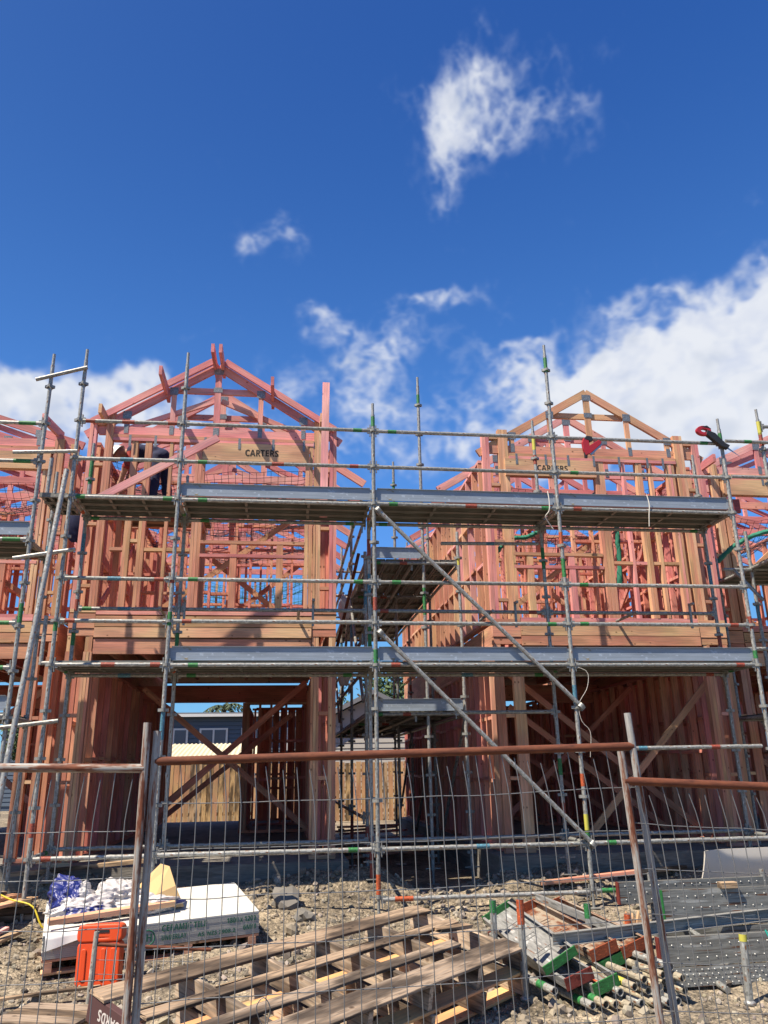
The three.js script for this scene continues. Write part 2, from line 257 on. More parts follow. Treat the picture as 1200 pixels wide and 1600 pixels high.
function strap(h, x, y, z, w, t) { const m = mesh('nail_plate', boxG(w, t, 0.003), PLATEM, h, [x, y, z]); return m; }
const spread = (a, b, n) => [...Array(n)].map((_, i) => mix(a, b, i / (n - 1)));

function house(c) {
  const h = thing('house_frame', c.label, 'house frame', [0, 0, 0], 'timber house frames in a row');
  const { xl, xr, zf, zb, dy } = c, f0 = 0.56, bB = 3.06 + dy * 0.6, p1 = 3.66 + dy, tp = 6.075 + dy, cx = (xl + xr) / 2;
  // slab
  mesh('concrete_slab', new THREE.BoxGeometry(xr - xl + 0.3, 0.42, zf - zb + 0.5), CONC, h, [cx, f0 - 0.006 - 0.21, (zf + zb) / 2 + 0.02]);
  const g = c.fin, zi = zf - 0.02;
  // corner columns on each side: two packs of studs with a gap and blocks between them
  for (const s of [-1, 1]) {
    const e = s < 0 ? xl : xr, P = (a, b) => s < 0 ? [e + a, e + b] : [e - b, e - a];
    const roofAt = x => tp + 0.13 + (c.apex - tp - 0.16) * (1 - Math.abs(x - cx) / (cx - xl)) ;
    const [o0, o1] = P(0, g[0]), [i0, i1] = P(g[1], g[2]);
    const to = c.finTop ? c.finTop[0] : Math.min(roofAt((o0 + o1) / 2), tp + 0.42), ti = c.finTop ? c.finTop[1] : Math.min(roofAt((i0 + i1) / 2), tp + 0.5);
    post(h, o0, o1, p1, to, zf, 2, c.matO); post(h, i0, i1, p1, ti, zf, 3, c.matI);
    post(h, o0, o1, f0 + 0.046, bB + 0.05, zf, 2, c.matG); post(h, i0, i1, f0 + 0.046, bB + 0.05, zf, 3, c.matG);
    const gx0 = Math.min(o1, i1, ...[o0, i0].filter(v => v > Math.min(o0, i0))), a = s < 0 ? o1 : i1, b = s < 0 ? i0 : o0;
    for (const y of [f0 + 0.95, f0 + 1.75, p1 + 0.32, p1 + 1.18, p1 + 2.05]) member(h, 'nog', [a + 0.003, y + dy * 0.5, zf], [b - 0.003, y + dy * 0.5, zf], 0.045, 0.085, c.matI, [0, 1, 0]);
    member(h, 'bottom_plate', [Math.min(o0, i0), f0 + 0.022, zf], [Math.max(o1, i1), f0 + 0.022, zf], 0.045, 0.09, c.matG, [0, 1, 0]);
    member(h, 'bottom_plate', [Math.min(o0, i0), p1 - 0.02, zf + 0.002], [Math.max(o1, i1), p1 - 0.02, zf + 0.002], 0.044, 0.094, c.matI, [0, 1, 0]);
    if (c.finTop) member(h, 'nog', [a + 0.003, Math.min(to, ti) - 0.035, zf], [b - 0.003, Math.min(to, ti) - 0.035, zf], 0.045, 0.085, c.matI, [0, 1, 0]);
    // blocks between the storeys
    member(h, 'block', [Math.min(o0, i0), p1 - 0.15, zf], [Math.max(o1, i1), p1 - 0.15, zf], 0.19, 0.088, c.matI, [0, 1, 0]);
    member(h, 'block', [Math.min(o0, i0), p1 - 0.30, zf - 0.004], [Math.max(o1, i1), p1 - 0.30, zf - 0.004], 0.09, 0.08, c.matI, [0, 1, 0]);
    post(h, (o0 + o1) / 2 - 0.045, (o0 + o1) / 2 + 0.045, bB + 0.05, p1 - 0.35, zf - 0.006, 2, c.matI, 0.08); post(h, (i0 + i1) / 2 - 0.045, (i0 + i1) / 2 + 0.045, bB + 0.05, p1 - 0.35, zf - 0.006, 2, c.matI, 0.08);
    // backing studs a little behind the gap
    post(h, (a + b) / 2 - 0.07, (a + b) / 2 + 0.07, p1, tp, zf - 0.36, 3, RED);
  }
  const wl = xl + g[2] + 0.004, wr = xr - g[2] - 0.004;
  // floor edge between the storeys: stacked boards with an open joint
  const bm = (y, t, z, mat) => member(h, 'lintel', [wl, y, z], [wr, y, z], t, 0.045, mat, [0, 1, 0]);
  bm(p1 - 0.155, 0.14, zf + 0.03, LVL); bm(p1 - 0.30, 0.13, zf + 0.028, c.matB); bm(p1 - 0.485, 0.19, zf + 0.01, c.matB); bm(p1 - 0.27, 0.5, zf - 0.06, LVL);
  bm(p1 - 0.40, 0.045, zf - 0.012, RED);
  member(h, 'bottom_plate', [wl, p1 - 0.045, zf + 0.002], [wr, p1 - 0.045, zf + 0.002], 0.044, 0.095, c.matP, [0, 1, 0]);
  member(h, 'bottom_plate', [wl, p1 + 0.001, zf], [wr, p1 + 0.001, zf], 0.045, 0.09, c.matP, [0, 1, 0]);
  // upper front wall
  const [w0, w1] = c.win, sill = p1 + 0.97;
  for (const [a, b, n] of c.packs) post(h, a, b, p1 + 0.024, tp - 0.002, zf, n, c.matI);
  for (const x of c.jacks) member(h, 'stud', [x, p1 + 0.024, zf], [x, sill - 0.045, zf], 0.09, 0.088, c.matI, [1, 0, 0]);
  member(h, 'sill_trimmer', [w0, sill - 0.02, zf + 0.004], [w1, sill - 0.02, zf + 0.004], 0.045, 0.09, c.matI, [0, 1, 0]);
  member(h, 'sill_trimmer', [w0, sill - 0.21, zf + 0.003], [w1, sill - 0.21, zf + 0.003], 0.045, 0.09, PINK, [0, 1, 0]);
  for (const [a, b, f] of c.nogs) member(h, 'nog', [a, p1 + f, zf], [b, p1 + f, zf], 0.045, 0.086, c.matI, [0, 1, 0]);
  member(h, 'lintel', [w0 - 0.04, tp - 0.135, zf + 0.055], [w1 + 0.02, tp - 0.135, zf + 0.055], 0.265, 0.045, LVL[0], [0, 1, 0]);
  member(h, 'lintel', [w0 - 0.04, tp - 0.135, zf - 0.02], [w1 + 0.02, tp - 0.135, zf - 0.02], 0.26, 0.045, RED, [0, 1, 0]);
  member(h, 'top_plate', [wl, tp + 0.023, zf + 0.006], [wr, tp + 0.023, zf + 0.006], 0.045, 0.10, c.matP, [0, 1, 0]);
  member(h, 'top_plate', [wl, tp + 0.070, zf + 0.004], [wr, tp + 0.070, zf + 0.004], 0.045, 0.096, c.matI, [0, 1, 0]);
  for (const x of c.straps) strap(h, x, tp - 0.01, zf + 0.081, 0.035, 0.17);
  // side walls
  for (const s of [-1, 1]) {
    const x = s < 0 ? xl + 0.05 : xr - 0.05, m = s < 0 ? c.sideL : c.sideR;
    wallZ(h, x, zf - 0.30, zb, p1, tp + 0.09, s < 0 ? 0.42 : 0.48, [0.36, 0.68], m, m);
    wallZ(h, x, zf - 0.30, zb, f0, 3.04, 0.32, [0.36, 0.68], c.low, c.low); wallZ(h, x - s * 0.16, zf - 0.46, zb, f0, 3.04, 0.41, [0.5], c.low, c.low);
    member(h, 'rim_board', [x - s * 0.0, 3.33 + dy, zf - 0.1], [x, 3.33 + dy, zb], 0.54, 0.06, c.rim, [0, 1, 0]);
  }
  // upper floor: joists and sheet flooring
  for (let x = xl + 0.3; x < xr - 0.2; x += 0.45) member(h, 'joist', [x, 3.36 + dy, zf - 0.1], [x, 3.36 + dy, zf - 4.6], 0.24, 0.045, c.low, [0, 1, 0]);
  mesh('floor_sheet', new THREE.BoxGeometry(xr - xl - 0.24, 0.02, zf - zb - 0.5), SHEET, h, [cx, p1 - 0.08, (zf + zb) / 2 - 0.12]);
  member(h, 'beam', [xl + 0.1, 2.99, zf - 4.7], [xr - 0.1, 2.99, zf - 4.7], 0.3, 0.09, c.low, [0, 1, 0]);
  member(h, 'beam', [xl + 0.1, 3.38, zb + 0.05], [xr - 0.1, 3.38, zb + 0.05], 0.3, 0.09, c.low, [0, 1, 0]);
  // cross walls upstairs and downstairs
  const W = xr - xl;
  wallX(h, zf - 2.9, spread(xl + 0.2, xl + W * 0.55, 5), xl + 0.1, xl + W * 0.57, p1, tp, [0.36, 0.68], RED, RED);
  wallX(h, zf - 3.9, spread(xl + W * 0.5, xr - 0.2, 5), xl + W * 0.48, xr - 0.1, p1, tp, [0.36, 0.68], RED, RED);
  wallX(h, zf - 5.6, spread(xl + 0.2, xr - 0.2, 8), xl + 0.1, xr - 0.1, p1, tp, [0.5], RED, RED);
  wallX(h, zf - 1.6, spread(c.mir ? cx + 0.2 : xl + 0.2, c.mir ? xr - 0.2 : cx - 0.3, 5), c.mir ? cx + 0.1 : xl + 0.1, c.mir ? xr - 0.1 : cx - 0.2, p1, tp, [0.36, 0.68], RED, RED);
  wallX(h, zf - 6.9, spread(xl + 0.3, xr - 0.3, 7), xl + 0.1, xr - 0.1, p1, tp, [0.4], RED, RED);
  wallX(h, zb + 0.1, spread(xl + 0.2, xr - 0.2, 6), xl + 0.1, xr - 0.1, p1, tp, [0.36], c.sideL, RED);
  wallX(h, zf - 4.7, [xl + W * 0.62, xl + W * 0.68, xl + W * 0.74, xl + W * 0.82, xr - 0.22], xl + W * 0.6, xr - 0.1, f0, 2.84, [0.4, 0.7], RED, RED);
  wallX(h, zb + 0.1, [xl + 0.2, xl + 0.3, ...spread(xl + W * (c.mir ? 0.2 : 0.62), xr - 0.2, c.mir ? 10 : 6)], xl + W * 0.6, xr - 0.1, f0, 3.0, [0.4, 0.7], RED, RED);
  wallX(h, zf - 6.8, spread(xl + W * (c.mir ? 0.1 : 0.66), xr - 0.2, c.mir ? 9 : 5), xl + W * (c.mir ? 0.08 : 0.64), xr - 0.1, f0, 2.9, [0.3, 0.6], RED, RED);
  wallZ(h, xl + W * 0.6, zf - 4.8, zb + 0.3, f0, 2.84, 0.5, [0.5], RED, RED);
  wallZ(h, xl + W * 0.52, zf - 3.0, zf - 5.5, p1, tp, 0.5, [0.5], RED, RED);
  // trusses
  const k = (c.apex - (tp + 0.26)) / (cx - xl - 0.1), yAt = x => c.apex - 0.07 - k * Math.abs(x - cx), y0 = tp + 0.165;
  const N = 10;
  for (let i = 0; i < N; i++) {
    const z = zf - 0.012 - i * (zf - zb - 0.2) / (N - 1), mt = i ? PINK : c.truss, mw = i ? PINK : c.web;
    const e = xl + 0.12, d = xr - 0.12, q = (cx - xl);
    member(h, 'truss_tie', [e, y0, z], [d, y0, z], 0.13, 0.045, i ? PINK : c.tie, [0, 1, 0]);
    for (const s of [-1, 1]) member(h, 'truss_rafter', [cx - s * 0.004, c.apex - 0.07, z + s * 0.001], [cx + s * (q + (i ? 0.5 : 0.06)), yAt(cx + s * (q + (i ? 0.5 : 0.06))), z + s * 0.001], 0.115, 0.045, mt, [0, 1, 0]);
    member(h, 'truss_web', [cx, y0 + 0.066, z + 0.002], [cx, c.apex - 0.14, z + 0.002], 0.09, 0.043, mw, [1, 0, 0]);
    if (i < 3) member(h, 'truss_web', [cx - q * 0.34, c.apex - 0.46, z - 0.047], [cx + q * 0.34, c.apex - 0.46, z - 0.047], 0.09, 0.043, mw, [0, 1, 0]);
    for (const s of [-1, 1]) {
      member(h, 'truss_web', [cx + s * q * 0.36, y0 + 0.066, z - 0.001], [cx + s * q * 0.36, yAt(cx + s * q * 0.36) - 0.05, z - 0.001], 0.07, 0.043, mw, [1, 0, 0]);
      if (i < 5) member(h, 'truss_web', [cx + s * q * 0.72, y0 + 0.066, z - 0.001], [cx + s * q * 0.72, yAt(cx + s * q * 0.72) - 0.05, z - 0.001], 0.07, 0.043, mw, [1, 0, 0]);
      if (i % 2 || c.diag) member(h, 'truss_web', [cx + s * 0.05, y0 + (c.diag ? 0.55 : 0.07), z - 0.048], [cx + s * q * (c.diag ? 0.72 : 0.35), c.diag ? y0 + 0.05 : yAt(cx + s * q * 0.35) - 0.06, z - 0.048], 0.075, 0.043, mw, [0, 1, 0]);
    }
    if (i < 2) {
      strap(h, cx, c.apex - 0.16, z + 0.026, 0.14, 0.1); strap(h, cx, y0 + 0.03, z + 0.026, 0.08, 0.12); strap(h, cx, c.apex - 0.46, z + 0.0265, 0.13, 0.08);
      for (const s of [-1, 1]) for (const f of [0.36, 0.72]) { strap(h, cx + s * q * f, yAt(cx + s * q * f) - 0.03, z + 0.0255, 0.12, 0.12); strap(h, cx + s * q * f, y0 + 0.03, z + 0.026, 0.06, 0.14); }
    }
  }
  for (let x = xl + W * (c.mir ? 0.1 : 0.66); x < xr - 0.15; x += 0.172) member(h, 'back_board', [x, f0 + 0.02, zb + 0.17], [x, 2.98, zb + 0.17], 0.14, 0.02, RED, [1, 0, 0]);
  // loose bracing inside the upper storey
  const br = (a, b, m) => member(h, 'brace', a, b, 0.09, 0.035, m, [0, 1, 0]);
  br([xl + 0.35, p1 + 0.1, zf - 2.2], [xr - 0.4, tp - 0.2, zf - 2.35], TAN); br([xl + 0.5, tp - 0.1, zf - 3.2], [xr - 0.3, p1 + 0.2, zf - 3.2], TAN);
  br([xl + 0.15, p1 + 0.3, zf - 1.0], [xl + 0.15, tp - 0.2, zf - 3.8], RED); br([xr - 0.15, tp - 0.2, zf - 1.0], [xr - 0.15, p1 + 0.3, zf - 3.8], RED);
  br([cx - 1, p1 + 0.1, zf - 5], [cx + 1.3, tp - 0.5, zf - 5], BUFF);
  for (const [a, b, m] of c.braces) br(a, b, m);
  return h;
}
const hL = house({
  label: 'pink gabled timber frame left of the alley, short timbers poking out of its gable', xl: -3.87, xr: -0.385, zf: -1.35, zb: -9.8, dy: 0, apex: 7.40, fin: [0.10, 0.225, 0.33], finTop: [6.36, 6.55],
  matO: PINK, matI: [...TAN, ...BUFF, ...BUFF], matG: [...TAN, ...BUFF], matB: [...TAN, ...BUFF], matP: PINK, sideL: RED, sideR: RED, low: RED, rim: BUFF, truss: PINK, web: PINK, tie: PINK, diag: true,
  win: [-2.25, -0.83], jacks: [-1.8, -1.17], packs: [[-3.28, -3.19, 2], [-3.09, -3.0, 2], [-2.75, -2.705, 1], [-2.385, -2.25, 3], [-0.83, -0.725, 2]],
  nogs: [[-3.0, -2.75, 0.83], [-2.7, -2.39, 0.83], [-3.45, -3.28, 0.83], [-3.19, -3.09, 0.95]], straps: [-3.3, -2.95, -2.6, -2.26, -1.78, -1.3, -0.86],
  braces: [[[-3.303, 2.90, -4], [-0.652, 0.74, -4], BUFF[0]], [[-3.1, 0.9, -4.05], [-0.707, 3.0, -4.05], RED[0]], [[-3.3, 0.7, -5.6], [-0.9, 2.6, -5.7], RED[1]], [[-3.5, 0.8, -6.4], [-1.0, 2.9, -6.4], RED[1]]],
});
const hR = house({
  label: 'timber house frame right of the alley with a plain tan front truss and no outriggers', xl: 1.79, xr: 5.23, zf: -1.35, zb: -9.8, dy: -0.09, apex: 7.23, fin: [0.11, 0.25, 0.40], finTop: [6.36, 6.46],
  matO: PINK, matI: [...TAN, ...BUFF, PINK[0], PINK[4]], matG: [...BUFF, ...TAN], matB: [...BUFF, TAN[2]], matP: [...BUFF, ...PINK], sideL: [...BUFF, TAN[0], TAN[3], PINK[2], TAN[1]], sideR: RED, low: RED, rim: [TAN[4], BUFF[1]], mir: true, truss: [TAN[2], TAN[4]], web: [TAN[2], TAN[0]], tie: [TAN[4], BUFF[1]], diag: false,
  win: [2.16, 3.50], jacks: [2.40, 3.02], packs: [[2.12, 2.165, 1], [3.505, 3.66, 3], [3.95, 3.995, 1], [4.17, 4.26, 2], [4.38, 4.43, 1], [4.66, 4.78, 3]],
  nogs: [[3.66, 3.95, 0.84], [3.995, 4.17, 0.84], [4.43, 4.66, 0.84], [4.26, 4.38, 0.84], [4.26, 4.38, 0.12]], straps: [2.3, 2.75, 3.1, 3.5, 3.9, 4.35, 4.6],
  braces: [[[5.12, 2.84, -1.62], [2.42, 0.12, -1.55], TAN[2]], [[2.30, 2.96, -2.5], [5.03, 0.745, -2.5], BUFF[0]], [[2.40, 2.5, -2.9], [4.735, 0.7, -2.9], BUFF[2]], [[5.0, 2.9, -4.2], [2.6, 0.8, -4.2], RED[1]], [[2.2, 2.6, -5.5], [4.9, 0.8, -5.5], RED[0]]],
});
const hNL = house({
  label: 'timber house frame at the far left edge, cut off by the picture', xl: -8.3, xr: -4.16, zf: -1.95, zb: -9.6, dy: 0.02, apex: 6.98, fin: [0.11, 0.2, 0.34],
  matO: TAN, matI: [...TAN, ...BUFF], matG: [...BUFF], matB: [...TAN, ...BUFF], matP: PINK, sideL: RED, sideR: RED, low: RED, rim: BUFF, truss: PINK, web: PINK, tie: PINK, diag: true,
  win: [-6.9, -4.55], jacks: [-6.2, -5.5, -5.0], packs: [[-7.2, -7.1, 2], [-7.0, -6.9, 2], [-4.62, -4.53, 2]], nogs: [[-7.1, -7.0, 0.8]], straps: [-6.4, -5.5, -4.7],
  braces: [[[-7.3, 0.7, -3], [-4.4, 2.9, -3], BUFF[0]], [[-7.2, 2.9, -4.4], [-4.3, 0.7, -4.4], BUFF[1]]],
});
const hNR = house({
  label: 'timber house frame at the far right edge, half cut off by the picture', xl: 5.52, xr: 9.0, zf: -1.95, zb: -9.6, dy: -0.08, apex: 7.0, fin: [0.11, 0.2, 0.34],
  matO: PINK, matI: [...TAN, ...BUFF], matG: [...BUFF], matB: [...TAN, ...BUFF], matP: PINK, sideL: RED, sideR: RED, low: RED, rim: BUFF, truss: PINK, web: PINK, tie: PINK, diag: true,
  win: [5.95, 8.2], jacks: [6.4, 7.0, 7.6], packs: [[5.88, 5.95, 1], [8.2, 8.3, 2]], nogs: [], straps: [6.0, 6.6, 7.4],
  braces: [[[5.8, 0.7, -3], [8.6, 2.9, -3], BUFF[0]], [[5.8, 2.9, -4.4], [8.6, 0.7, -4.4], BUFF[1]]],
});
// outriggers and fly rafters on the left gable
{
  const cx = (-3.87 - 0.385) / 2, k = (7.40 - 6.335) / (cx + 3.87 - 0.1), yA = x => 7.40 - 0.06 - k * Math.abs(x - cx);
  for (const [x, l] of [[cx - 0.055, 0.52], [cx + 0.055, 0.52], [-2.86, 0.62], [-3.66, 0.42], [-1.33, 0.52], [-0.62, 0.36]]) member(hL, 'outrigger', [x, yA(x) + 0.03, -1.6], [x, yA(x) + 0.03, -1.33 + l], 0.135, 0.045, [...PINK, TAN[1]], [0, 1, 0]);
  for (const s of [-1, 1]) member(hL, 'fly_rafter', [cx + s * 0.09, 7.40 - 0.02, -1.29], [cx + s * 1.72, 7.42 - k * 1.66, -1.29], 0.09, 0.045, s < 0 ? [TAN[1], PINK[0]] : PINK, [0, 1, 0]);
  // ends standing out of the neighbours' eaves
  member(hNL, 'outrigger', [-4.46, 6.44, -2.1], [-4.56, 6.45, -1.45], 0.13, 0.045, PINK, [0, 1, 0]);
  member(hNR, 'outrigger', [5.62, 6.22, -2.3], [5.6, 6.2, -1.5], 0.13, 0.045, PINK, [0, 1, 0]);
}
// loose timbers on the upper deck and against the left frame
tag(member(null, 'loose_stud', [-3.5, 4.955, -0.62], [-2.03, 5.90, -0.70], 0.10, 0.045, LILAC, [0, 1, 0]), 'pale pink timber leaning diagonally across the left upper storey', 'timber');
tag(member(null, 'loose_stud', [-0.60, 4.80, -0.68], [-0.57, 6.86, -0.82], 0.10, 0.045, LILAC, [1, 0, 0]), 'tall pale pink timber standing upright on the top deck beside the alley', 'timber');
tag(member(null, 'loose_plank', [0.95, 4.90, -0.10], [4.98, 4.90, -0.10], 0.19, 0.045, MAROON, [0, 1, 0]), 'long dark red board on edge along the top deck toe board', 'timber');

// stencilled lintels
const font = await new FontLoader().loadAsync('fonts/droid/droid_sans_bold.typeface.json');
const INK = M(0.035, 0.03, 0.025, 0.9), GREENINK = M(0.03, 0.16, 0.10, 0.9);
function text(s, size, depth = 0.001) { const g = new TextGeometry(s, { font, size, depth, curveSegments: 3 }); g.computeBoundingBox(); return g; }
for (const [p, x, y, par] of [[0.097, -1.70, 5.885, hL], [0.088, 2.60, 5.80, hR]]) {
  const g = text('CARTERS', p); g.scale(0.47 / (g.boundingBox.max.x - g.boundingBox.min.x), 1, 1); mesh('stencilled_lettering', g, INK, par, [x, y, -1.35 + 0.055 + 0.0225 + 0.0022]);
}

// ------------------------------------------------------------------ scaffolds
const TR = 0.0242;
const collarGeo = cached('collar', () => { const L = []; for (let k = 0; k < 4; k++) { const a = k * Math.PI / 2; for (const s of [-1, 1]) { const b = new THREE.BoxGeometry(0.042, 0.034, 0.006); b.rotateY(s * 0.55); b.translate(0.038, 0, s * 0.017); b.rotateY(a + 0.0); L.push(b); } const e = new THREE.BoxGeometry(0.006, 0.034, 0.02); e.translate(0.056, 0, 0); e.rotateY(a); L.push(e); } return mergeGeometries(L); });
const jackGeo = (hh) => cached('jack' + hh, () => mergeGeometries([at(new THREE.BoxGeometry(0.15, 0.008, 0.15), 0, 0.004, 0), at(new THREE.CylinderGeometry(0.017, 0.017, hh, 8), 0, hh / 2, 0), at(new THREE.CylinderGeometry(0.03, 0.03, 0.03, 8), 0, hh - 0.03, 0), at(new THREE.BoxGeometry(0.2, 0.014, 0.016), 0, hh - 0.03, 0)]));
function standard(p, x, z, y1, bands = [], o = {}) {
  const gy = o.y0 ?? groundY(x, z), y0 = gy + (o.jack ?? 0.16), L = y1 - y0;
  const m = mesh('standard', cached(`st${L.toFixed(2)}`, () => { const g = new THREE.CylinderGeometry(TR, TR, L, 12); g.translate(0, L / 2, 0); const u = g.attributes.uv; for (let i = 0; i < u.count; i++) u.setY(i, u.getY(i) * L / 0.5); return g; }), pick(GALV), p, [x, y0, z]);
  const g = o.first ?? 0.27; for (let y = g; y < y1 - 0.05; y += 0.5) if (y > y0 + 0.04) { const c = mesh('coupling_collar', collarGeo, GALV[1], m, [0, y - y0, 0]); c.rotation.y = o.turn || 0; }
  if (o.jack !== 0) mesh('base_jack', jackGeo(0.22), GALV[1], m, [0, gy - y0 - 0.004, 0]);
  if (y1 > 5) mesh('spigot', cached('spig', () => at(new THREE.CylinderGeometry(0.019, 0.019, 0.16, 10), 0, 0.08, 0)), GALV[0], m, [0, L - 0.001, 0]);
  for (const [y, c, l = 0.1] of bands) if (y > y0 && y < y1) mesh('paint_band', cached('pb' + l, () => new THREE.CylinderGeometry(TR + 0.0012, TR + 0.0012, l, 12, 1, true)), BANDS[c], m, [0, y - y0, 0]);
  return m;
}
const endGeo = cached('ledgerend', () => mergeGeometries([at(new THREE.BoxGeometry(0.05, 0.075, 0.03), 0, 0, 0), at(new THREE.BoxGeometry(0.012, 0.16, 0.028), 0.012, 0.0, 0)]));
function rail(p, name, A, B, bands = [], o = {}) {
  const m = tube(p, name, A, B, o.r || TR, o.mat || pick(GALV), 12), L = dist(A, B);
  if (o.ends !== false) for (const s of [-1, 1]) { const e = mesh('wedge_end', endGeo, GALV[1], m, [s * (L / 2 - 0.005), 0, 0]); if (s < 0) e.rotation.y = Math.PI; }
  for (const [f, c, l = 0.11] of bands) { const b = mesh('paint_band', cached('rb' + l, () => { const g = new THREE.CylinderGeometry(TR + 0.0012, TR + 0.0012, l, 12, 1, true); g.rotateZ(Math.PI / 2); return g; }), BANDS[c], m, [(f - 0.5) * L, 0, 0]); }
  return m;
}
// pressed steel deck plank along X with rolled lips and stiffeners underneath
const deckGeo = (L, w = 0.225) => cached(`deck${L},${w}`, () => {
  const P = []; P.push(at(new THREE.BoxGeometry(L, 0.004, w), 0, 0, 0));
  for (const s of [-1, 1]) { P.push(at(new THREE.BoxGeometry(L, 0.05, 0.004), 0, -0.027, s * (w / 2 - 0.002))); P.push(at(new THREE.BoxGeometry(L, 0.004, 0.022), 0, -0.054, s * (w / 2 - 0.013))); }
  for (const z of [-0.035, 0.035]) P.push(at(new THREE.BoxGeometry(L, 0.012, 0.02), 0, -0.008, z));
  for (const f of [-0.5, -0.17, 0.17, 0.5]) P.push(at(new THREE.BoxGeometry(0.035, 0.04, w - 0.03), f * (L - 0.05), -0.026, 0));
  return mergeGeometries(P);
});
function deckX(p, x0, x1, y, z0, z1, n) { const L = x1 - x0 - 0.06, w = (z0 - z1) / n; for (let i = 0; i < n; i++) { const m = mesh('deck_plank', deckGeo(Math.round(L * 100) / 100, Math.round((w - 0.012) * 1000) / 1000), PLANKM, p, [(x0 + x1) / 2 + rr(-0.006, 0.006), y + rr(-0.003, 0.003), z0 - w * (i + 0.5)]); m.rotation.y = rr(-0.002, 0.002); } }
function deckZ(p, z0, z1, y, x0, x1, n) { const L = z0 - z1 - 0.06, w = (x1 - x0) / n; for (let i = 0; i < n; i++) { const m = mesh('deck_plank', deckGeo(Math.round(L * 100) / 100, Math.round((w - 0.012) * 1000) / 1000), PLANKM, p, [x0 + w * (i + 0.5), y + rr(-0.003, 0.003), (z0 + z1) / 2]); m.rotation.y = Math.PI / 2; } }
function toe(p, x0, x1, y, z, mat = TOEM) {
  const L = x1 - x0 - 0.09; const g = cached('toe' + L.toFixed(2), () => mergeGeometries([at(new THREE.BoxGeometry(L, 0.155, 0.004), 0, 0, 0), at(new THREE.BoxGeometry(L, 0.004, 0.022), 0, 0.0795, 0.011), at(new THREE.BoxGeometry(L, 0.004, 0.022), 0, -0.0795, 0.011), at(new THREE.BoxGeometry(0.03, 0.13, 0.006), -L / 2 - 0.012, 0, 0.002), at(new THREE.BoxGeometry(0.03, 0.13, 0.006), L / 2 + 0.012, 0, 0.002)]));
  return mesh('toe_board', g, mat, p, [(x0 + x1) / 2, y, z]);
}
function transom(p, x, y, z0, z1, b) { return rail(p, 'transom', [x, y, z0 - 0.02], [x, y, z1 + 0.02], b || []); }

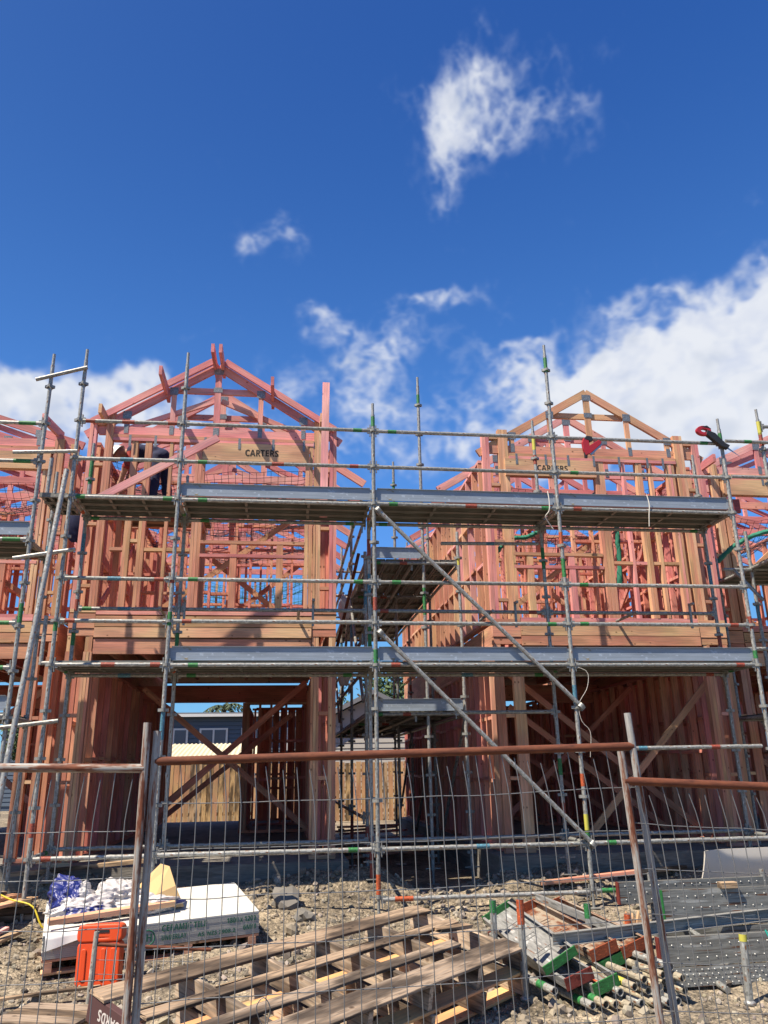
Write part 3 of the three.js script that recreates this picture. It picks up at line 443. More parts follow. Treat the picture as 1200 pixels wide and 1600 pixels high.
const SX = [-3.66, -2.4, 0, 2.4, 4.8], ZI = -0.75, D1 = 2.77, D2 = 4.77;
const sc = thing('scaffold', 'galvanised tube scaffold with two plank decks running across both house fronts', 'scaffold');
{
  const tops = [6.6, 6.62, 6.0, 7.0, 5.98], itops = [5.62, 5.2, 4.75, 6.2, 5.75];
  const ob = [[[3.2, 'g'], [1.05, 'r', 0.14]], [[3.3, 'g', 0.16], [3.75, 'r', 0.06], [2.1, 'b', 0.3]], [[5.9, 'g', 0.14], [3.5, 'r', 0.16], [2.85, 'g', 0.2], [0.42, 'o', 0.2]], [[6.85, 'g', 0.22], [4.35, 'o', 0.2], [3.98, 'g', 0.24], [2.42, 'b', 0.22], [1.45, 'o', 0.14], [0.98, 'y', 0.2], [0.84, 'g', 0.14]], [[5.82, 'g', 0.2], [3.3, 'r', 0.16], [2.9, 'g', 0.1]]];
  const ib = [[[5.4, 'g', 0.4], [4.4, 'b', 0.25], [3.6, 'r', 0.15], [3.2, 'g', 0.2]], [[3.1, 'g', 0.4]], [[4.4, 'r', 0.25], [3.9, 'b', 0.3], [3.1, 'g', 0.5], [0.6, 'r', 0.5]], [[6.0, 'y', 0.2], [5.75, 'r', 0.14], [4.3, 'g', 0.3], [1.6, 'g', 0.2], [1.1, 'r', 0.15], [0.8, 'b', 0.14]], [[4.1, 'b', 0.3], [3.2, 'r', 0.2]]];
  SX.forEach((x, i) => { standard(sc, x, 0, tops[i], ob[i], { turn: 0 }); standard(sc, x + rr(-0.02, 0.02), ZI, itops[i], ib[i]); });
  const cols = ['g', 'r', 'b'];
  const bandsFor = () => { const b = [[0.06 + rnd() * 0.05, pick(['g', 'r', 'g'])], [0.90 + rnd() * 0.05, pick(['g', 'r', 'g'])]]; if (rnd() < 0.55) b.push([0.5 + rr(-0.05, 0.05), pick(['b', 'b', 'r']), 0.15]); return b.filter(() => rnd() < 0.5); };
  for (let i = 0; i < 4; i++) {
    const a = SX[i] + 0.045, b = SX[i + 1] - 0.045;
    for (const y of [5.77, 5.27, D2, 3.77, 3.27, D1, 0.77]) rail(sc, y === D2 || y === D1 || y < 1 ? 'ledger' : 'guard_rail', [a, y + rr(-0.006, 0.006), 0], [b, y + rr(-0.006, 0.006), 0], bandsFor());
    for (const y of [D2 - 0.03, 3.56, 3.04, D1 - 0.03]) { if (y === 3.04 && i === 0) continue; rail(sc, 'ledger', [a, y, ZI], [b, y, ZI], bandsFor(), { mat: GALV[1] }); }
    rail(sc, 'ledger', [a, 0.80, ZI], [b, 0.80, ZI], [], { mat: GALV[1] });
    deckX(sc, SX[i], SX[i + 1], D2 + 0.05, -0.03, ZI + 0.02, 3);
    deckX(sc, SX[i], SX[i + 1], D1 + 0.05, -0.03, ZI + 0.02, 3);
    if (i > 0) { toe(sc, SX[i], SX[i + 1], D2 + 0.135, -0.028); toe(sc, SX[i], SX[i + 1], D1 + 0.135, -0.028); }
  }
  rail(sc, 'ledger', [0.045, 0.27, 0], [2.355, 0.27, 0], [[0.1, 'o', 0.2]]); rail(sc, 'ledger', [2.445, 0.28, 0.0], [4.755, 0.27, 0], [[0.09, 'g', 0.3]]);
  rail(sc, 'ledger', [0.1, 1.78, -0.02], [4.7, 1.80, -0.02], [[0.03, 'g', 0.12], [0.67, 'b'], [0.87, 'r']], { ends: false });
  rail(sc, 'ledger', [1.1, 2.27, -0.72], [2.36, 2.27, -0.72], [], { mat: GALV[1] });
  for (const x of SX) for (const y of [D2, D1, 0.77]) { rail(sc, 'transom', [x, y + 0.004, -0.05], [x, y + 0.004, ZI + 0.05], rnd() < 0.5 ? [[0.8, pick(['g', 'o'])]] : [], { mat: GALV[1] }); }
  // diagonal braces across the alley bay
  const br = (A, B) => { const m = rail(sc, 'brace', A, B, [[0.93, 'g', 0.2], [0.5, 'b', 0.08]], { ends: false, r: 0.026, mat: GALV[0] }); const L = dist(A, B); for (const s of [-1, 1]) mesh('swivel_coupler', cached('swv', () => mergeGeometries([new THREE.CylinderGeometry(0.045, 0.045, 0.05, 12), at(new THREE.BoxGeometry(0.1, 0.06, 0.06), 0.0, 0, -0.03)])), GALV[1], m, [s * (L / 2 - 0.04), 0, 0]); };
  br([0.02, 4.70, 0.055], [2.47, 2.25, 0.055]); br([0.03, 3.17, 0.055], [2.46, 0.74, 0.055]);
  // clamped cross tubes and sticks at the left end
  rail(sc, 'cross_tube', [-4.22, 6.28, 0.05], [-3.62, 6.48, 0.05], [], { ends: false });
  rail(sc, 'cross_tube', [-4.2, 3.98, 0.06], [-3.52, 4.10, 0.06], [], { ends: false });
  rail(sc, 'cross_tube', [-4.22, 2.08, 0.06], [-3.5, 2.16, 0.06], [], { ends: false });
  for (const [x, y, z] of [[-4.03, 4.83, -0.32], [-3.86, 2.83, -0.3], [-4.0, 3.32, -0.4]]) { // L-shaped hop-up brackets
    rail(sc, 'bracket', [x, y, z], [x + 0.36, y, z], [], { ends: false }); rail(sc, 'bracket_post', [x, y - 0.02, z], [x - 0.0, y + 0.55, z], [], { ends: false });
  }
  deckX(sc, -4.06, -3.68, D2 + 0.05, -0.03, ZI + 0.02, 3);
  for (const x of [-2.62, -0.9, 1.62, 3.6]) rail(sc, 'tie_tube', [x, 3.55, -1.3], [x, 3.55, -0.62], [], { ends: false, mat: GALV[1], r: 0.02 });
  for (const x of [-2.33, -0.72, 1.95, 4.4]) mesh('hanging_bracket', cached('hbr', () => mergeGeometries([new THREE.BoxGeometry(0.03, 0.34, 0.02), at(new THREE.BoxGeometry(0.03, 0.03, 0.12), 0, 0.15, 0.05)])), GALV[1], sc, [x, 3.52, -0.71]);
  // short stub posts standing on the top deck by the first bay
}
tag(rail(null, 'raker_tube', [-3.715, 5.08, 0.085], [-3.86, -0.03, 0.86], [], { r: 0.03, ends: false, mat: GALV[2] }), 'thick galvanised tube leaning against the left end of the main scaffold', 'scaffold tube');

const scL = thing('scaffold', 'scaffold with a lower deck at the left edge of the picture', 'scaffold', [0, 0, 0], 'scaffolds at the picture edges');
{
  const X = [-6.45, -4.05];
  for (const x of X) { standard(scL, x, 0.02, 6.5, [[3.35, 'g', 0.22], [1.0, 'g', 0.16]], { first: 0.2 }); standard(scL, x - 0.02, ZI, 5.2, [[4.2, 'b', 0.3]], { first: 0.2 }); }
  for (const y of [5.70, 5.2, 4.22, 3.24, 2.74, 2.22, 0.7]) rail(scL, y < 4.5 ? 'ledger' : 'guard_rail', [-6.4, y, 0.02], [-4.095, y, 0.02], [[0.93, 'g', 0.2], [0.08, 'r']]);
  rail(scL, 'guard_rail', [-4.36, 5.29, 0.07], [-3.62, 5.33, 0.07], [], { ends: false });
  for (const y of [4.2, 2.2]) { rail(scL, 'ledger', [-6.4, y, ZI], [-4.11, y, ZI], [[0.95, 'r']], { mat: GALV[1] }); deckX(scL, -6.45, -4.05, y + 0.05, -0.01, ZI + 0.02, 3); for (const x of X) transom(scL, x, y + 0.004, -0.03, ZI + 0.04); }
  toe(scL, -6.45, -4.05, 4.36, -0.008); toe(scL, -6.45, -4.05, 2.36, -0.008);
}
const scR = thing('scaffold', 'scaffold with a lower deck at the right edge of the picture', 'scaffold', [0, 0, 0], 'scaffolds at the picture edges');
{
  for (const [x, z, t] of [[5.40, 0.0, 6.15], [5.42, ZI, 4.75], [7.8, 0.0, 6.6], [7.8, ZI, 4.7], [5.45, -1.65, 4.6], [7.8, -1.65, 4.5]]) standard(scR, x, z, t, t > 6 ? [[6.02, 'y', 0.2], [5.85, 'r', 0.2], [2.3, 'b', 0.2]] : [[3.6, 'b', 0.25]], { first: 0.2 });
  for (const y of [6.05, 5.27, 4.7, 3.75, 3.25, 2.74, 2.2, 0.7]) rail(scR, y > 4.3 ? 'guard_rail' : 'ledger', [5.445, y, 0], [7.755, y, 0], [[0.1, 'g'], [0.9, 'r']]);
  rail(scR, 'guard_rail', [4.84, 5.79, 0.05], [5.47, 5.79, 0.05], [[0.5, 'g']], { ends: false }); rail(scR, 'guard_rail', [4.84, 5.27, 0.05], [5.47, 5.27, 0.05], [], { ends: false }); rail(scR, 'ledger', [4.84, 3.0, -0.2], [5.42, 3.0, -0.2], [], { ends: false, mat: GALV[1] });
  for (const y of [4.2, 2.2]) { deckX(scR, 5.40, 7.8, y + 0.05, -0.03, -1.63, 7); rail(scR, 'ledger', [5.45, y, -1.65], [7.76, y, -1.65], [], { mat: GALV[1] }); rail(scR, 'ledger', [5.45, y, ZI], [7.76, y, ZI], [], { mat: GALV[1] }); for (const x of [5.41, 7.8]) rail(scR, 'transom', [x, y + 0.004, -0.04], [x, y + 0.004, -1.6], [], { mat: GALV[1] }); }
  rail(scR, 'brace', [5.44, 4.1, 0.05], [6.4, 2.2, 0.05], [], { ends: false }); rail(scR, 'brace', [5.36, 3.7, -0.5], [5.15, 4.16, -0.72], [], { ends: false }); rail(scR, 'bracket', [4.98, 4.18, -0.72], [5.4, 4.18, -0.72], [], { ends: false, mat: GALV[1] });
  rail(scR, 'brace', [5.5, 2.15, -1.2], [6.1, 1.2, -1.2], [], { ends: false, mat: GALV[1] });
}
const scA = thing('scaffold', 'dark scaffold filling the alley between the two houses, seen from below', 'scaffold');
{
  const zs = [-1.72, -4.1, -6.5, -8.9];
  zs.forEach((z, i) => {
    standard(scA, 0.06, z, i ? 6.4 - i * 0.2 : 4.62, [[3.9, 'b', 0.3], [0.7, 'r', 0.4]], { first: 0.05 });
    standard(scA, 1.44, z, i ? 6.0 : 4.95, [[4.5, 'y', 0.12], [3.1, 'r', 0.2]], { first: 0.05 });
    for (const y of [4.46, 2.32]) rail(scA, 'transom', [0.1, y, z], [1.4, y, z], [[0.4, 'r'], [0.1, 'g']], { mat: GALV[1] });
    for (const y of [5.0, 5.5]) if (i > 1) rail(scA, 'guard_rail', [-0.2, y, z], [0.6, y, z], [[0.3, 'r']], { ends: false });
  });
  standard(scA, 0.92, -1.74, 7.35, [[7.1, 'g', 0.2], [3.9, 'g', 0.4]], { first: 0.02 }); standard(scA, 0.84, -4.1, 6.85, [[6.5, 'g', 0.2]], { first: 0.05 });
  for (let i = 0; i < 3; i++) {
    for (const [x, y] of [[0.06, 4.44], [1.44, 4.44], [0.06, 2.3], [1.44, 2.3], [0.75, 4.44], [0.75, 2.3]]) rail(scA, 'ledger', [x, y, zs[i] - 0.05], [x, y, zs[i + 1] + 0.05], [], { mat: GALV[1] });
    deckZ(scA, zs[i] + 0.02, zs[i + 1], 4.52, 0.10, 1.42, 5); deckZ(scA, zs[i] + 0.02, zs[i + 1], 2.38, 0.10, 1.42, 5);
    for (const y of [5.0, 5.45, 2.9, 3.35, 1.0]) rail(scA, 'guard_rail', [0.02, y, zs[i] - 0.05], [0.02, y, zs[i + 1] + 0.05], [[0.2, 'r'], [0.6, 'g']], { mat: GALV[1] });
    rail(scA, 'brace', [0.03, 2.5 + (i % 2) * 1.9, zs[i] - 0.1], [0.03, 4.4 - (i % 2) * 1.9, zs[i + 1] + 0.1], [], { ends: false, mat: GALV[1] });
    rail(scA, 'brace', [1.47, 2.3, zs[i] - 0.1], [1.47, 0.5, zs[i + 1] + 0.1], [], { ends: false, mat: GALV[1] });
  }
  toe(scA, 0.1, 0.9, 4.60, -1.68); toe(scA, 0.12, 1.42, 2.44, -1.68);
  rail(sc, 'ledger', [1.0, 4.5, -0.79], [2.36, 4.52, -0.79], [[0.5, 'b']], { ends: false });
  rail(scA, 'brace', [-0.03, 4.6, -1.75], [-0.3, 3.3, -2.6], [], { ends: false, mat: RUST[0] });
}

// ------------------------------------------------------------------ safety nets
function netGeo(P, nu, nv, r, sub = 2) {
  const pos = [], idx = [];
  const line = pts => { const b = pos.length / 3; pts.forEach((p, i) => { const n = pts[Math.min(i + 1, pts.length - 1)].clone().sub(pts[Math.max(i - 1, 0)]).normalize(); let a = V(0.3, 1, 0.2).cross(n); if (a.lengthSq() < 0.01) a = V(1, 0, 0.3).cross(n); a.normalize(); const c = n.clone().cross(a); for (let k = 0; k < 3; k++) { const t = k * 2.0944, q = p.clone().addScaledVector(a, Math.cos(t) * r).addScaledVector(c, Math.sin(t) * r); pos.push(q.x, q.y, q.z); } if (i) { const o = b + (i - 1) * 3; for (let k = 0; k < 3; k++) { const l = (k + 1) % 3; idx.push(o + k, o + l, o + 3 + k, o + l, o + 3 + l, o + 3 + k); } } }); };
  for (let i = 0; i <= nu; i++) line([...Array(nv * sub + 1)].map((_, j) => P(i / nu, j / nv / sub)));
  for (let j = 0; j <= nv; j++) line([...Array(nu * sub + 1)].map((_, i) => P(i / nu / sub, j / nv)));
  const g = new THREE.BufferGeometry(); g.setAttribute('position', new THREE.Float32BufferAttribute(pos, 3)); g.setIndex(idx); g.computeVertexNormals(); return g;
}
const NETB = M(0.02, 0.025, 0.05, 0.8), NETG = M(0.02, 0.20, 0.13, 0.8);
function net(label, x0, x1, z0, z1, y, sag, seed, mat, cell = 0.1) {
  const P = (u, v) => { const x = mix(x0, x1, u), z = mix(z0, z1, v), e = Math.sin(u * Math.PI) * 0.7 + 0.3; return V(x + 0.06 * (fbm(u * 5 + seed, v * 9, 2) - 0.5), y - sag * e * (0.35 + 0.65 * Math.abs(Math.sin(v * Math.PI * 3 + 0.4))) - 0.25 * (fbm(u * 4 + seed, v * 6, 3) - 0.5), z + 0.08 * (fbm(u * 6 + 9, v * 6 + seed, 2) - 0.5)); };
  tag(mesh('safety_net', netGeo(P, Math.round((x1 - x0) / cell), Math.round((z0 - z1) / cell), 0.0035), mat), label, 'safety net', 'safety nets under the trusses');
}
net('black knotted safety net slung under the trusses of the left gabled frame', -3.72, -0.55, -1.55, -6.5, 6.0, 0.55, 1, NETB);
net('dark safety net slung under the trusses of the frame right of the alley', 1.85, 5.05, -1.6, -6.0, 5.85, 0.5, 5, NETB, 0.11);
net('dark safety net under the roof at the left edge of the picture', -6.6, -4.3, -2.1, -6.0, 5.95, 0.6, 9, NETB);
net('dark safety net under the roof at the right edge of the picture', 5.65, 7.8, -2.1, -6.0, 5.7, 0.6, 14, NETB, 0.11);
net('green safety net slung low at the back of the left gabled frame', -3.6, -0.6, -6.6, -9.6, 5.6, 0.6, 21, NETG, 0.09);
function bunch(label, pts, r, mat, seed) {
  const c = new THREE.CatmullRomCurve3(pts.map(p => V(...p))), g = new THREE.TubeGeometry(c, 60, r, 9, false), p = g.attributes.position; for (let i = 0; i < p.count; i++) { const ring = Math.floor(i / 10), q = c.getPointAt(Math.min(1, ring / 60)), k = 0.55 + 0.9 * fbm(ring * 0.5 + seed, (i % 10) * 1.3 % 9, 2); p.setXYZ(i, q.x + (p.getX(i) - q.x) * k, q.y + (p.getY(i) - q.y) * k, q.z + (p.getZ(i) - q.z) * k); } g.computeVertexNormals();
  tag(mesh('bunched_netting', g, mat), label, 'netting', 'bunched green netting');
}
bunch('green netting bunched and hanging inside the upper storey right of the alley', [[3.5, 5.35, -2.6], [3.85, 5.75, -2.5], [4.1, 5.95, -2.5], [4.3, 5.6, -2.55], [4.32, 5.0, -2.55], [4.3, 4.4, -2.6]], 0.04, NETG, 3);
bunch('green netting bunched along the edge of the far right frame', [[5.5, 4.55, -1.7], [5.75, 4.78, -1.6], [6.2, 4.98, -1.5], [6.9, 5.08, -1.5]], 0.035, NETG, 8);
bunch('green netting hanging low in the window bay right of the alley', [[2.3, 4.9, -3.0], [2.6, 5.2, -2.9], [2.9, 5.25, -2.9], [3.2, 5.4, -2.9]], 0.035, NETG, 12);

// ------------------------------------------------------------------ worker bending over on a platform inside the left frame
{
  const pf = thing('work_platform', 'low plank platform inside the left upper storey under the bending worker', 'platform', [-2.95, 3.68, -1.85]);
  for (const z of [-0.2, 0.03, 0.26]) member(pf, 'plank', [-0.55, 1.40, z], [0.75, 1.40, z], 0.04, 0.22, AGED, [0, 1, 0]);
  for (const x of [-0.45, 0.65]) { member(pf, 'bearer', [x, 1.335, -0.33], [x, 1.335, 0.36], 0.09, 0.045, BUFF, [0, 1, 0]); for (const z of [-0.28, 0.31]) member(pf, 'leg', [x, -0.05, z], [x, 1.29, z], 0.07, 0.045, BUFF, [1, 0, 0]); }
  const P = { hipL: [-3.0, 6.02, -1.78], hipR: [-2.92, 6.02, -1.97], pel: [-2.95, 6.06, -1.87], waist: [-3.10, 6.12, -1.86], chest: [-3.28, 6.10, -1.84], shL: [-3.34, 6.08, -1.68], shR: [-3.34, 6.10, -2.02], neck: [-3.42, 6.10, -1.84], head: [-3.55, 6.06, -1.83], knL: [-3.0, 5.58, -1.72], knR: [-2.86, 5.58, -2.0], anL: [-3.02, 5.18, -1.66], anR: [-2.80, 5.18, -2.03], toL: [-3.18, 5.13, -1.65], toR: [-2.96, 5.13, -2.05], elL: [-3.40, 5.80, -1.62], elR: [-3.42, 5.82, -2.06], wrL: [-3.48, 5.58, -1.72], wrR: [-3.50, 5.58, -1.98], haL: [-3.50, 5.51, -1.74], haR: [-3.52, 5.51, -1.96] };
  const B = [['hipL', 'knL', 0.095, 0.065, 'n'], ['hipR', 'knR', 0.095, 0.065, 'n'], ['knL', 'anL', 0.07, 0.055, 'n'], ['knR', 'anR', 0.07, 0.055, 'n'], ['anL', 'toL', 0.045, 0.035, 'k'], ['anR', 'toR', 0.045, 0.035, 'k'], ['pel', 'waist', 0.13, 0.12, 'n'], ['waist', 'chest', 0.12, 0.14, 'n'], ['chest', 'shL', 0.11, 0.075, 'n'], ['chest', 'shR', 0.11, 0.075, 'n'], ['chest', 'neck', 0.09, 0.055, 'n'], ['neck', 'head', 0.055, 0.095, 's'], ['shL', 'elL', 0.06, 0.048, 'm'], ['shR', 'elR', 0.06, 0.048, 'm'], ['elL', 'wrL', 0.045, 0.032, 's'], ['elR', 'wrR', 0.045, 0.032, 's'], ['wrL', 'haL', 0.034, 0.036, 's'], ['wrR', 'haR', 0.034, 0.036, 's']];
  for (const s of ['L', 'R']) { const h = P['ha' + s]; [[-0.028, -0.075, 0.024], [-0.03, -0.09, 0.008], [-0.028, -0.09, -0.008], [-0.02, -0.075, -0.024], [0.035, -0.04, 0.02]].forEach((f, i) => { const k = 'f' + s + i, a = 'g' + s + i; P[a] = [h[0] + f[0] * 0.3, h[1] + f[1] * 0.3, h[2] + f[2]]; P[k] = [h[0] + f[0], h[1] + f[1], h[2] + f[2]]; B.push([a, k, 0.011, 0.009, 's']); }); }
  const COL = { n: [0.012, 0.018, 0.06], k: [0.05, 0.035, 0.025], s: [0.42, 0.24, 0.17], m: [0.30, 0.04, 0.035] };
  const sdf = (x, y, z) => { let d = 1e9, best = 1e9, col = 'n'; for (const b of B) { const a = P[b[0]], c = P[b[1]]; const ux = c[0] - a[0], uy = c[1] - a[1], uz = c[2] - a[2], vx = x - a[0], vy = y - a[1], vz = z - a[2]; const t = clamp((ux * vx + uy * vy + uz * vz) / (ux * ux + uy * uy + uz * uz)); const e = Math.hypot(vx - ux * t, vy - uy * t, vz - uz * t) - mix(b[2], b[3], t); if (e < best) { best = e; col = b[4]; } const k = b[2] < 0.02 ? 0.008 : 0.035, h = clamp(0.5 + 0.5 * (d - e) / k); d = mix(d, e, h) - k * h * (1 - h); } return [d, col]; };
  const N = 92, S = 0.62, O = [-3.2, 5.62, -1.85], mc = new MarchingCubes(N, new THREE.MeshStandardMaterial(), false, false, 120000); mc.isolation = 0;
  for (let k = 0; k < N; k++) for (let j = 0; j < N; j++) for (let i = 0; i < N; i++) mc.field[i + j * N + k * N * N] = -sdf(O[0] + S * (i - N / 2) / (N / 2), O[1] + S * (j - N / 2) / (N / 2), O[2] + S * (k - N / 2) / (N / 2))[0];
  mc.update();
  const n = mc.count, pos = new Float32Array(n * 3), col = new Float32Array(n * 3);
  for (let i = 0; i < n; i++) { const p = [0, 1, 2].map(q => O[q] + S * mc.positionArray[i * 3 + q]); const w = 0.006 * (fbm(p[0] * 22, p[1] * 22 + p[2] * 17, 2) - 0.5); const c = COL[sdf(...p)[1]]; pos.set([p[0] + w, p[1] + w, p[2] + w], i * 3); col.set(c, i * 3); }
  const g = new THREE.BufferGeometry(); g.setAttribute('position', new THREE.BufferAttribute(pos, 3)); g.setAttribute('normal', new THREE.BufferAttribute(mc.normalArray.slice(0, n * 3), 3)); g.setAttribute('color', new THREE.BufferAttribute(col, 3));
  const gm = mergeVertices(g.deleteAttribute('normal'), 1e-4); gm.computeVertexNormals();
  const w = thing('person', 'worker in navy work clothes and white helmet bending over under the left gable', 'person');
  mesh('body', gm, new THREE.MeshStandardMaterial({ vertexColors: true, roughness: 0.9 }), w);
  const hp = []; for (let i = 0; i <= 10; i++) { const a = i / 10 * Math.PI / 2; hp.push(new THREE.Vector2(0.128 * Math.cos(a) + (i === 0 ? 0.02 : 0), 0.15 * Math.sin(a))); } hp.push(new THREE.Vector2(0.0001, 0.15));
  const he = mesh('helmet', new THREE.LatheGeometry(hp.reverse(), 24), M(0.8, 0.8, 0.78, 0.35), w, [-3.57, 6.075, -1.83]); he.rotation.z = 1.0;
  // face on the underside of the bowed head
  for (const s of [-1, 1]) { mesh('eye', new THREE.SphereGeometry(0.011, 8, 6), M(0.03, 0.02, 0.02, 0.4), w, [-3.60, 5.968, -1.83 + s * 0.032]); mesh('ear', cached('ear', () => { const e = new THREE.SphereGeometry(0.03, 8, 6); e.scale(0.7, 1, 0.35); return e; }), M(0.42, 0.24, 0.17, 0.8), w, [-3.535, 6.03, -1.83 + s * 0.094]); }
  mesh('nose', cached('nose', () => { const e = new THREE.ConeGeometry(0.018, 0.05, 6); e.rotateX(Math.PI); return e; }), M(0.44, 0.25, 0.18, 0.8), w, [-3.57, 5.955, -1.83]);
}
// navy jacket hung on the frame at the left
{
  const g = new THREE.SphereGeometry(1, 28, 22), p = g.attributes.position;
  for (let i = 0; i < p.count; i++) { const x = p.getX(i), y = p.getY(i), z = p.getZ(i), f = 1 + 0.35 * (fbm(x * 3 + 5, y * 1.2 + z * 3, 3) - 0.5); p.setXYZ(i, x * 0.15 * f * (1 - 0.25 * y), y * 0.27 + (y < 0 ? 0.05 * (fbm(x * 6, z * 6, 2) - 0.5) : 0), z * 0.075 * f); } g.computeVertexNormals();
  const o = tag(mesh('work_jacket', g, M(0.015, 0.022, 0.07, 0.95), null, [-3.98, 4.93, -1.62]), 'navy work jacket hanging in the gap left of the gabled frame', 'jacket'); o.rotation.y = 0.3;
}

// ------------------------------------------------------------------ tools on the guard rails
const TRED = M(0.42, 0.02, 0.03, 0.4), TBLK = M(0.02, 0.02, 0.022, 0.5), TSIL = M(0.5, 0.5, 0.5, 0.3, 0.9);
const shp = (pts, d, b = 0.008) => { const s = new THREE.Shape(pts.map(p => new THREE.Vector2(...p))); const g = new THREE.ExtrudeGeometry(s, { depth: d, bevelEnabled: true, bevelSize: b, bevelThickness: b, bevelSegments: 2 }); g.translate(0, 0, -d / 2); return g; };
{
  const t = thing('nail_gun', 'red and black nail gun hanging on the top guard rail before the right gable', 'nail gun', [2.92, 5.67, 0.045]); t.scale.setScalar(0.78);
  mesh('body', shp([[-0.16, 0.02], [-0.13, 0.10], [-0.06, 0.09], [-0.05, -0.04], [0.13, 0.07], [0.17, 0.04], [0.15, 0.0], [-0.03, -0.16], [-0.12, -0.20], [-0.15, -0.1]], 0.05), TRED, t);
  mesh('head', shp([[-0.12, 0.09], [-0.08, 0.14], [0.0, 0.13], [0.02, 0.07], [-0.02, 0.05], [-0.06, 0.07]], 0.06), TBLK, t);
  mesh('nose_piece', shp([[-0.14, -0.12], [-0.09, -0.17], [-0.10, -0.25], [-0.14, -0.25]], 0.03, 0.004), TBLK, t);
  mesh('magazine', shp([[-0.05, -0.17], [0.16, 0.02], [0.19, 0.0], [-0.02, -0.20]], 0.03, 0.004), TSIL, t);
  mesh('hook', new THREE.TorusGeometry(0.03, 0.005, 6, 16), TSIL, t, [-0.02, 0.115, 0]);
}
{
  const t = thing('reciprocating_saw', 'red and black saw hung on top of the right hand scaffold post', 'saw', [4.70, 5.86, 0.06]);
  mesh('body', shp([[-0.12, 0.06], [-0.02, 0.02], [0.10, -0.12], [0.16, -0.15], [0.13, -0.19], [0.05, -0.16], [-0.06, -0.06], [-0.14, 0.01]], 0.05), TBLK, t);
  mesh('handle', (() => { const s = new THREE.Shape(); s.absellipse(-0.17, 0.06, 0.10, 0.065, 0, 6.283); const h = new THREE.Path(); h.absellipse(-0.165, 0.06, 0.055, 0.03, 0, 6.283); s.holes.push(h); const g = new THREE.ExtrudeGeometry(s, { depth: 0.04, bevelSize: 0.006, bevelThickness: 0.006, bevelSegments: 2, curveSegments: 18 }); g.translate(0, 0, -0.02); return g; })(), TRED, t);
  mesh('grip_cover', shp([[-0.2, 0.115], [-0.12, 0.13], [-0.07, 0.09], [-0.1, 0.1]], 0.05, 0.004), TBLK, t);
  mesh('blade', shp([[0.13, -0.15], [0.30, -0.29], [0.31, -0.30], [0.12, -0.18]], 0.002, 0.0005), TSIL, t);
}
// white tie straps on the top deck
const ROPE = M(0.7, 0.68, 0.62, 0.9);
const ropeG = (pts, r = 0.005, n = 24) => new THREE.TubeGeometry(new THREE.CatmullRomCurve3(pts.map(p => V(...p))), n, r, 6, false);
tag(mesh('tie_strap', ropeG([[2.27, 5.0, 0.02], [2.275, 4.85, 0.035], [2.26, 4.72, 0.035], [2.22, 4.66, 0.0], [2.3, 4.55, -0.05], [2.33, 4.5, -0.05]], 0.007)), 'white strap tied round the top deck beside the third post', 'strap').material = ROPE;
tag(mesh('tie_strap', ropeG([[3.62, 4.99, 0.02], [3.63, 4.84, 0.035], [3.61, 4.70, 0.035], [3.6, 4.55, 0.02]], 0.007)), 'white strap hanging from the middle of the rightmost top deck', 'strap').material = ROPE;
tag(mesh('tie_wire', ropeG([[2.46, 2.74, 0.03], [2.56, 2.68, 0.05], [2.54, 2.5, 0.06], [2.42, 2.3, 0.05], [2.44, 2.1, 0.05], [2.52, 2.0, 0.06], [2.5, 1.7, 0.05]], 0.0028)), 'loop of white wire hanging below the lower deck', 'wire').material = ROPE;
{ // pale sacks tied to the alley scaffold
  for (const [y, z, s, l] of [[3.95, -2.6, 0.16, 'pale sack tied to the alley scaffold, the upper one'], [3.05, -2.7, 0.19, 'pale sack tied to the alley scaffold, the lower one']]) {
    const g = new THREE.SphereGeometry(s, 20, 16), p = g.attributes.position; for (let i = 0; i < p.count; i++) { const x = p.getX(i), yy = p.getY(i), zz = p.getZ(i), f = 0.75 + 0.6 * fbm(x * 12 + y, yy * 9 + zz * 12, 3); p.setXYZ(i, x * f * 0.55, yy * f * 1.25, zz * f * 0.7); } g.computeVertexNormals();
    tag(mesh('sack', g, M(0.62, 0.56, 0.52, 0.9), null, [-0.17, y, z]), l, 'sack');
  }
}
// ------------------------------------------------------------------ background beyond the houses
{
  const f = thing('paling_fence', 'sunlit timber paling fence seen through the ground floor at the back', 'fence', [0, 0.15, -15.5]);
  const PAL = [wood(0.52, 0.37, 0.18, WT[0]), wood(0.44, 0.32, 0.17, WT[1]), wood(0.60, 0.44, 0.23, WT[2]), wood(0.48, 0.36, 0.22, WTaged[0]), wood(0.54, 0.40, 0.2, WTaged[1])];
  for (let x = -8.5; x < 6.5; x += 0.162) member(f, 'paling', [x, 0, rr(-0.006, 0.006)], [x, 1.68 + rr(-0.02, 0.02), rr(-0.006, 0.006)], 0.144, 0.018, PAL, [1, 0, 0]);
  for (const y of [0.3, 0.85, 1.45]) member(f, 'rail', [-8.6, y, -0.045], [6.5, y, -0.045], 0.09, 0.045, PAL, [0, 1, 0]);
  for (let x = -8; x < 6.5; x += 2.4) member(f, 'post', [x, -0.1, -0.12], [x, 1.6, -0.12], 0.1, 0.1, PAL, [1, 0, 0]);
}
function corrug(L, W, n, amp) { const pos = [], uv = [], idx = []; const k = n * 6; for (let i = 0; i <= k; i++) for (let j = 0; j < 2; j++) { pos.push((i / k - 0.5) * L, amp * Math.sin(i / 6 * 6.283), (j - 0.5) * W); uv.push(i / k * L, j * W); } for (let i = 0; i < k; i++) { const a = i * 2; idx.push(a, a + 1, a + 2, a + 2, a + 1, a + 3); } const g = new THREE.BufferGeometry(); g.setAttribute('position', new THREE.Float32BufferAttribute(pos, 3)); g.setAttribute('uv', new THREE.Float32BufferAttribute(uv, 2)); g.setIndex(idx); g.computeVertexNormals(); return g; }
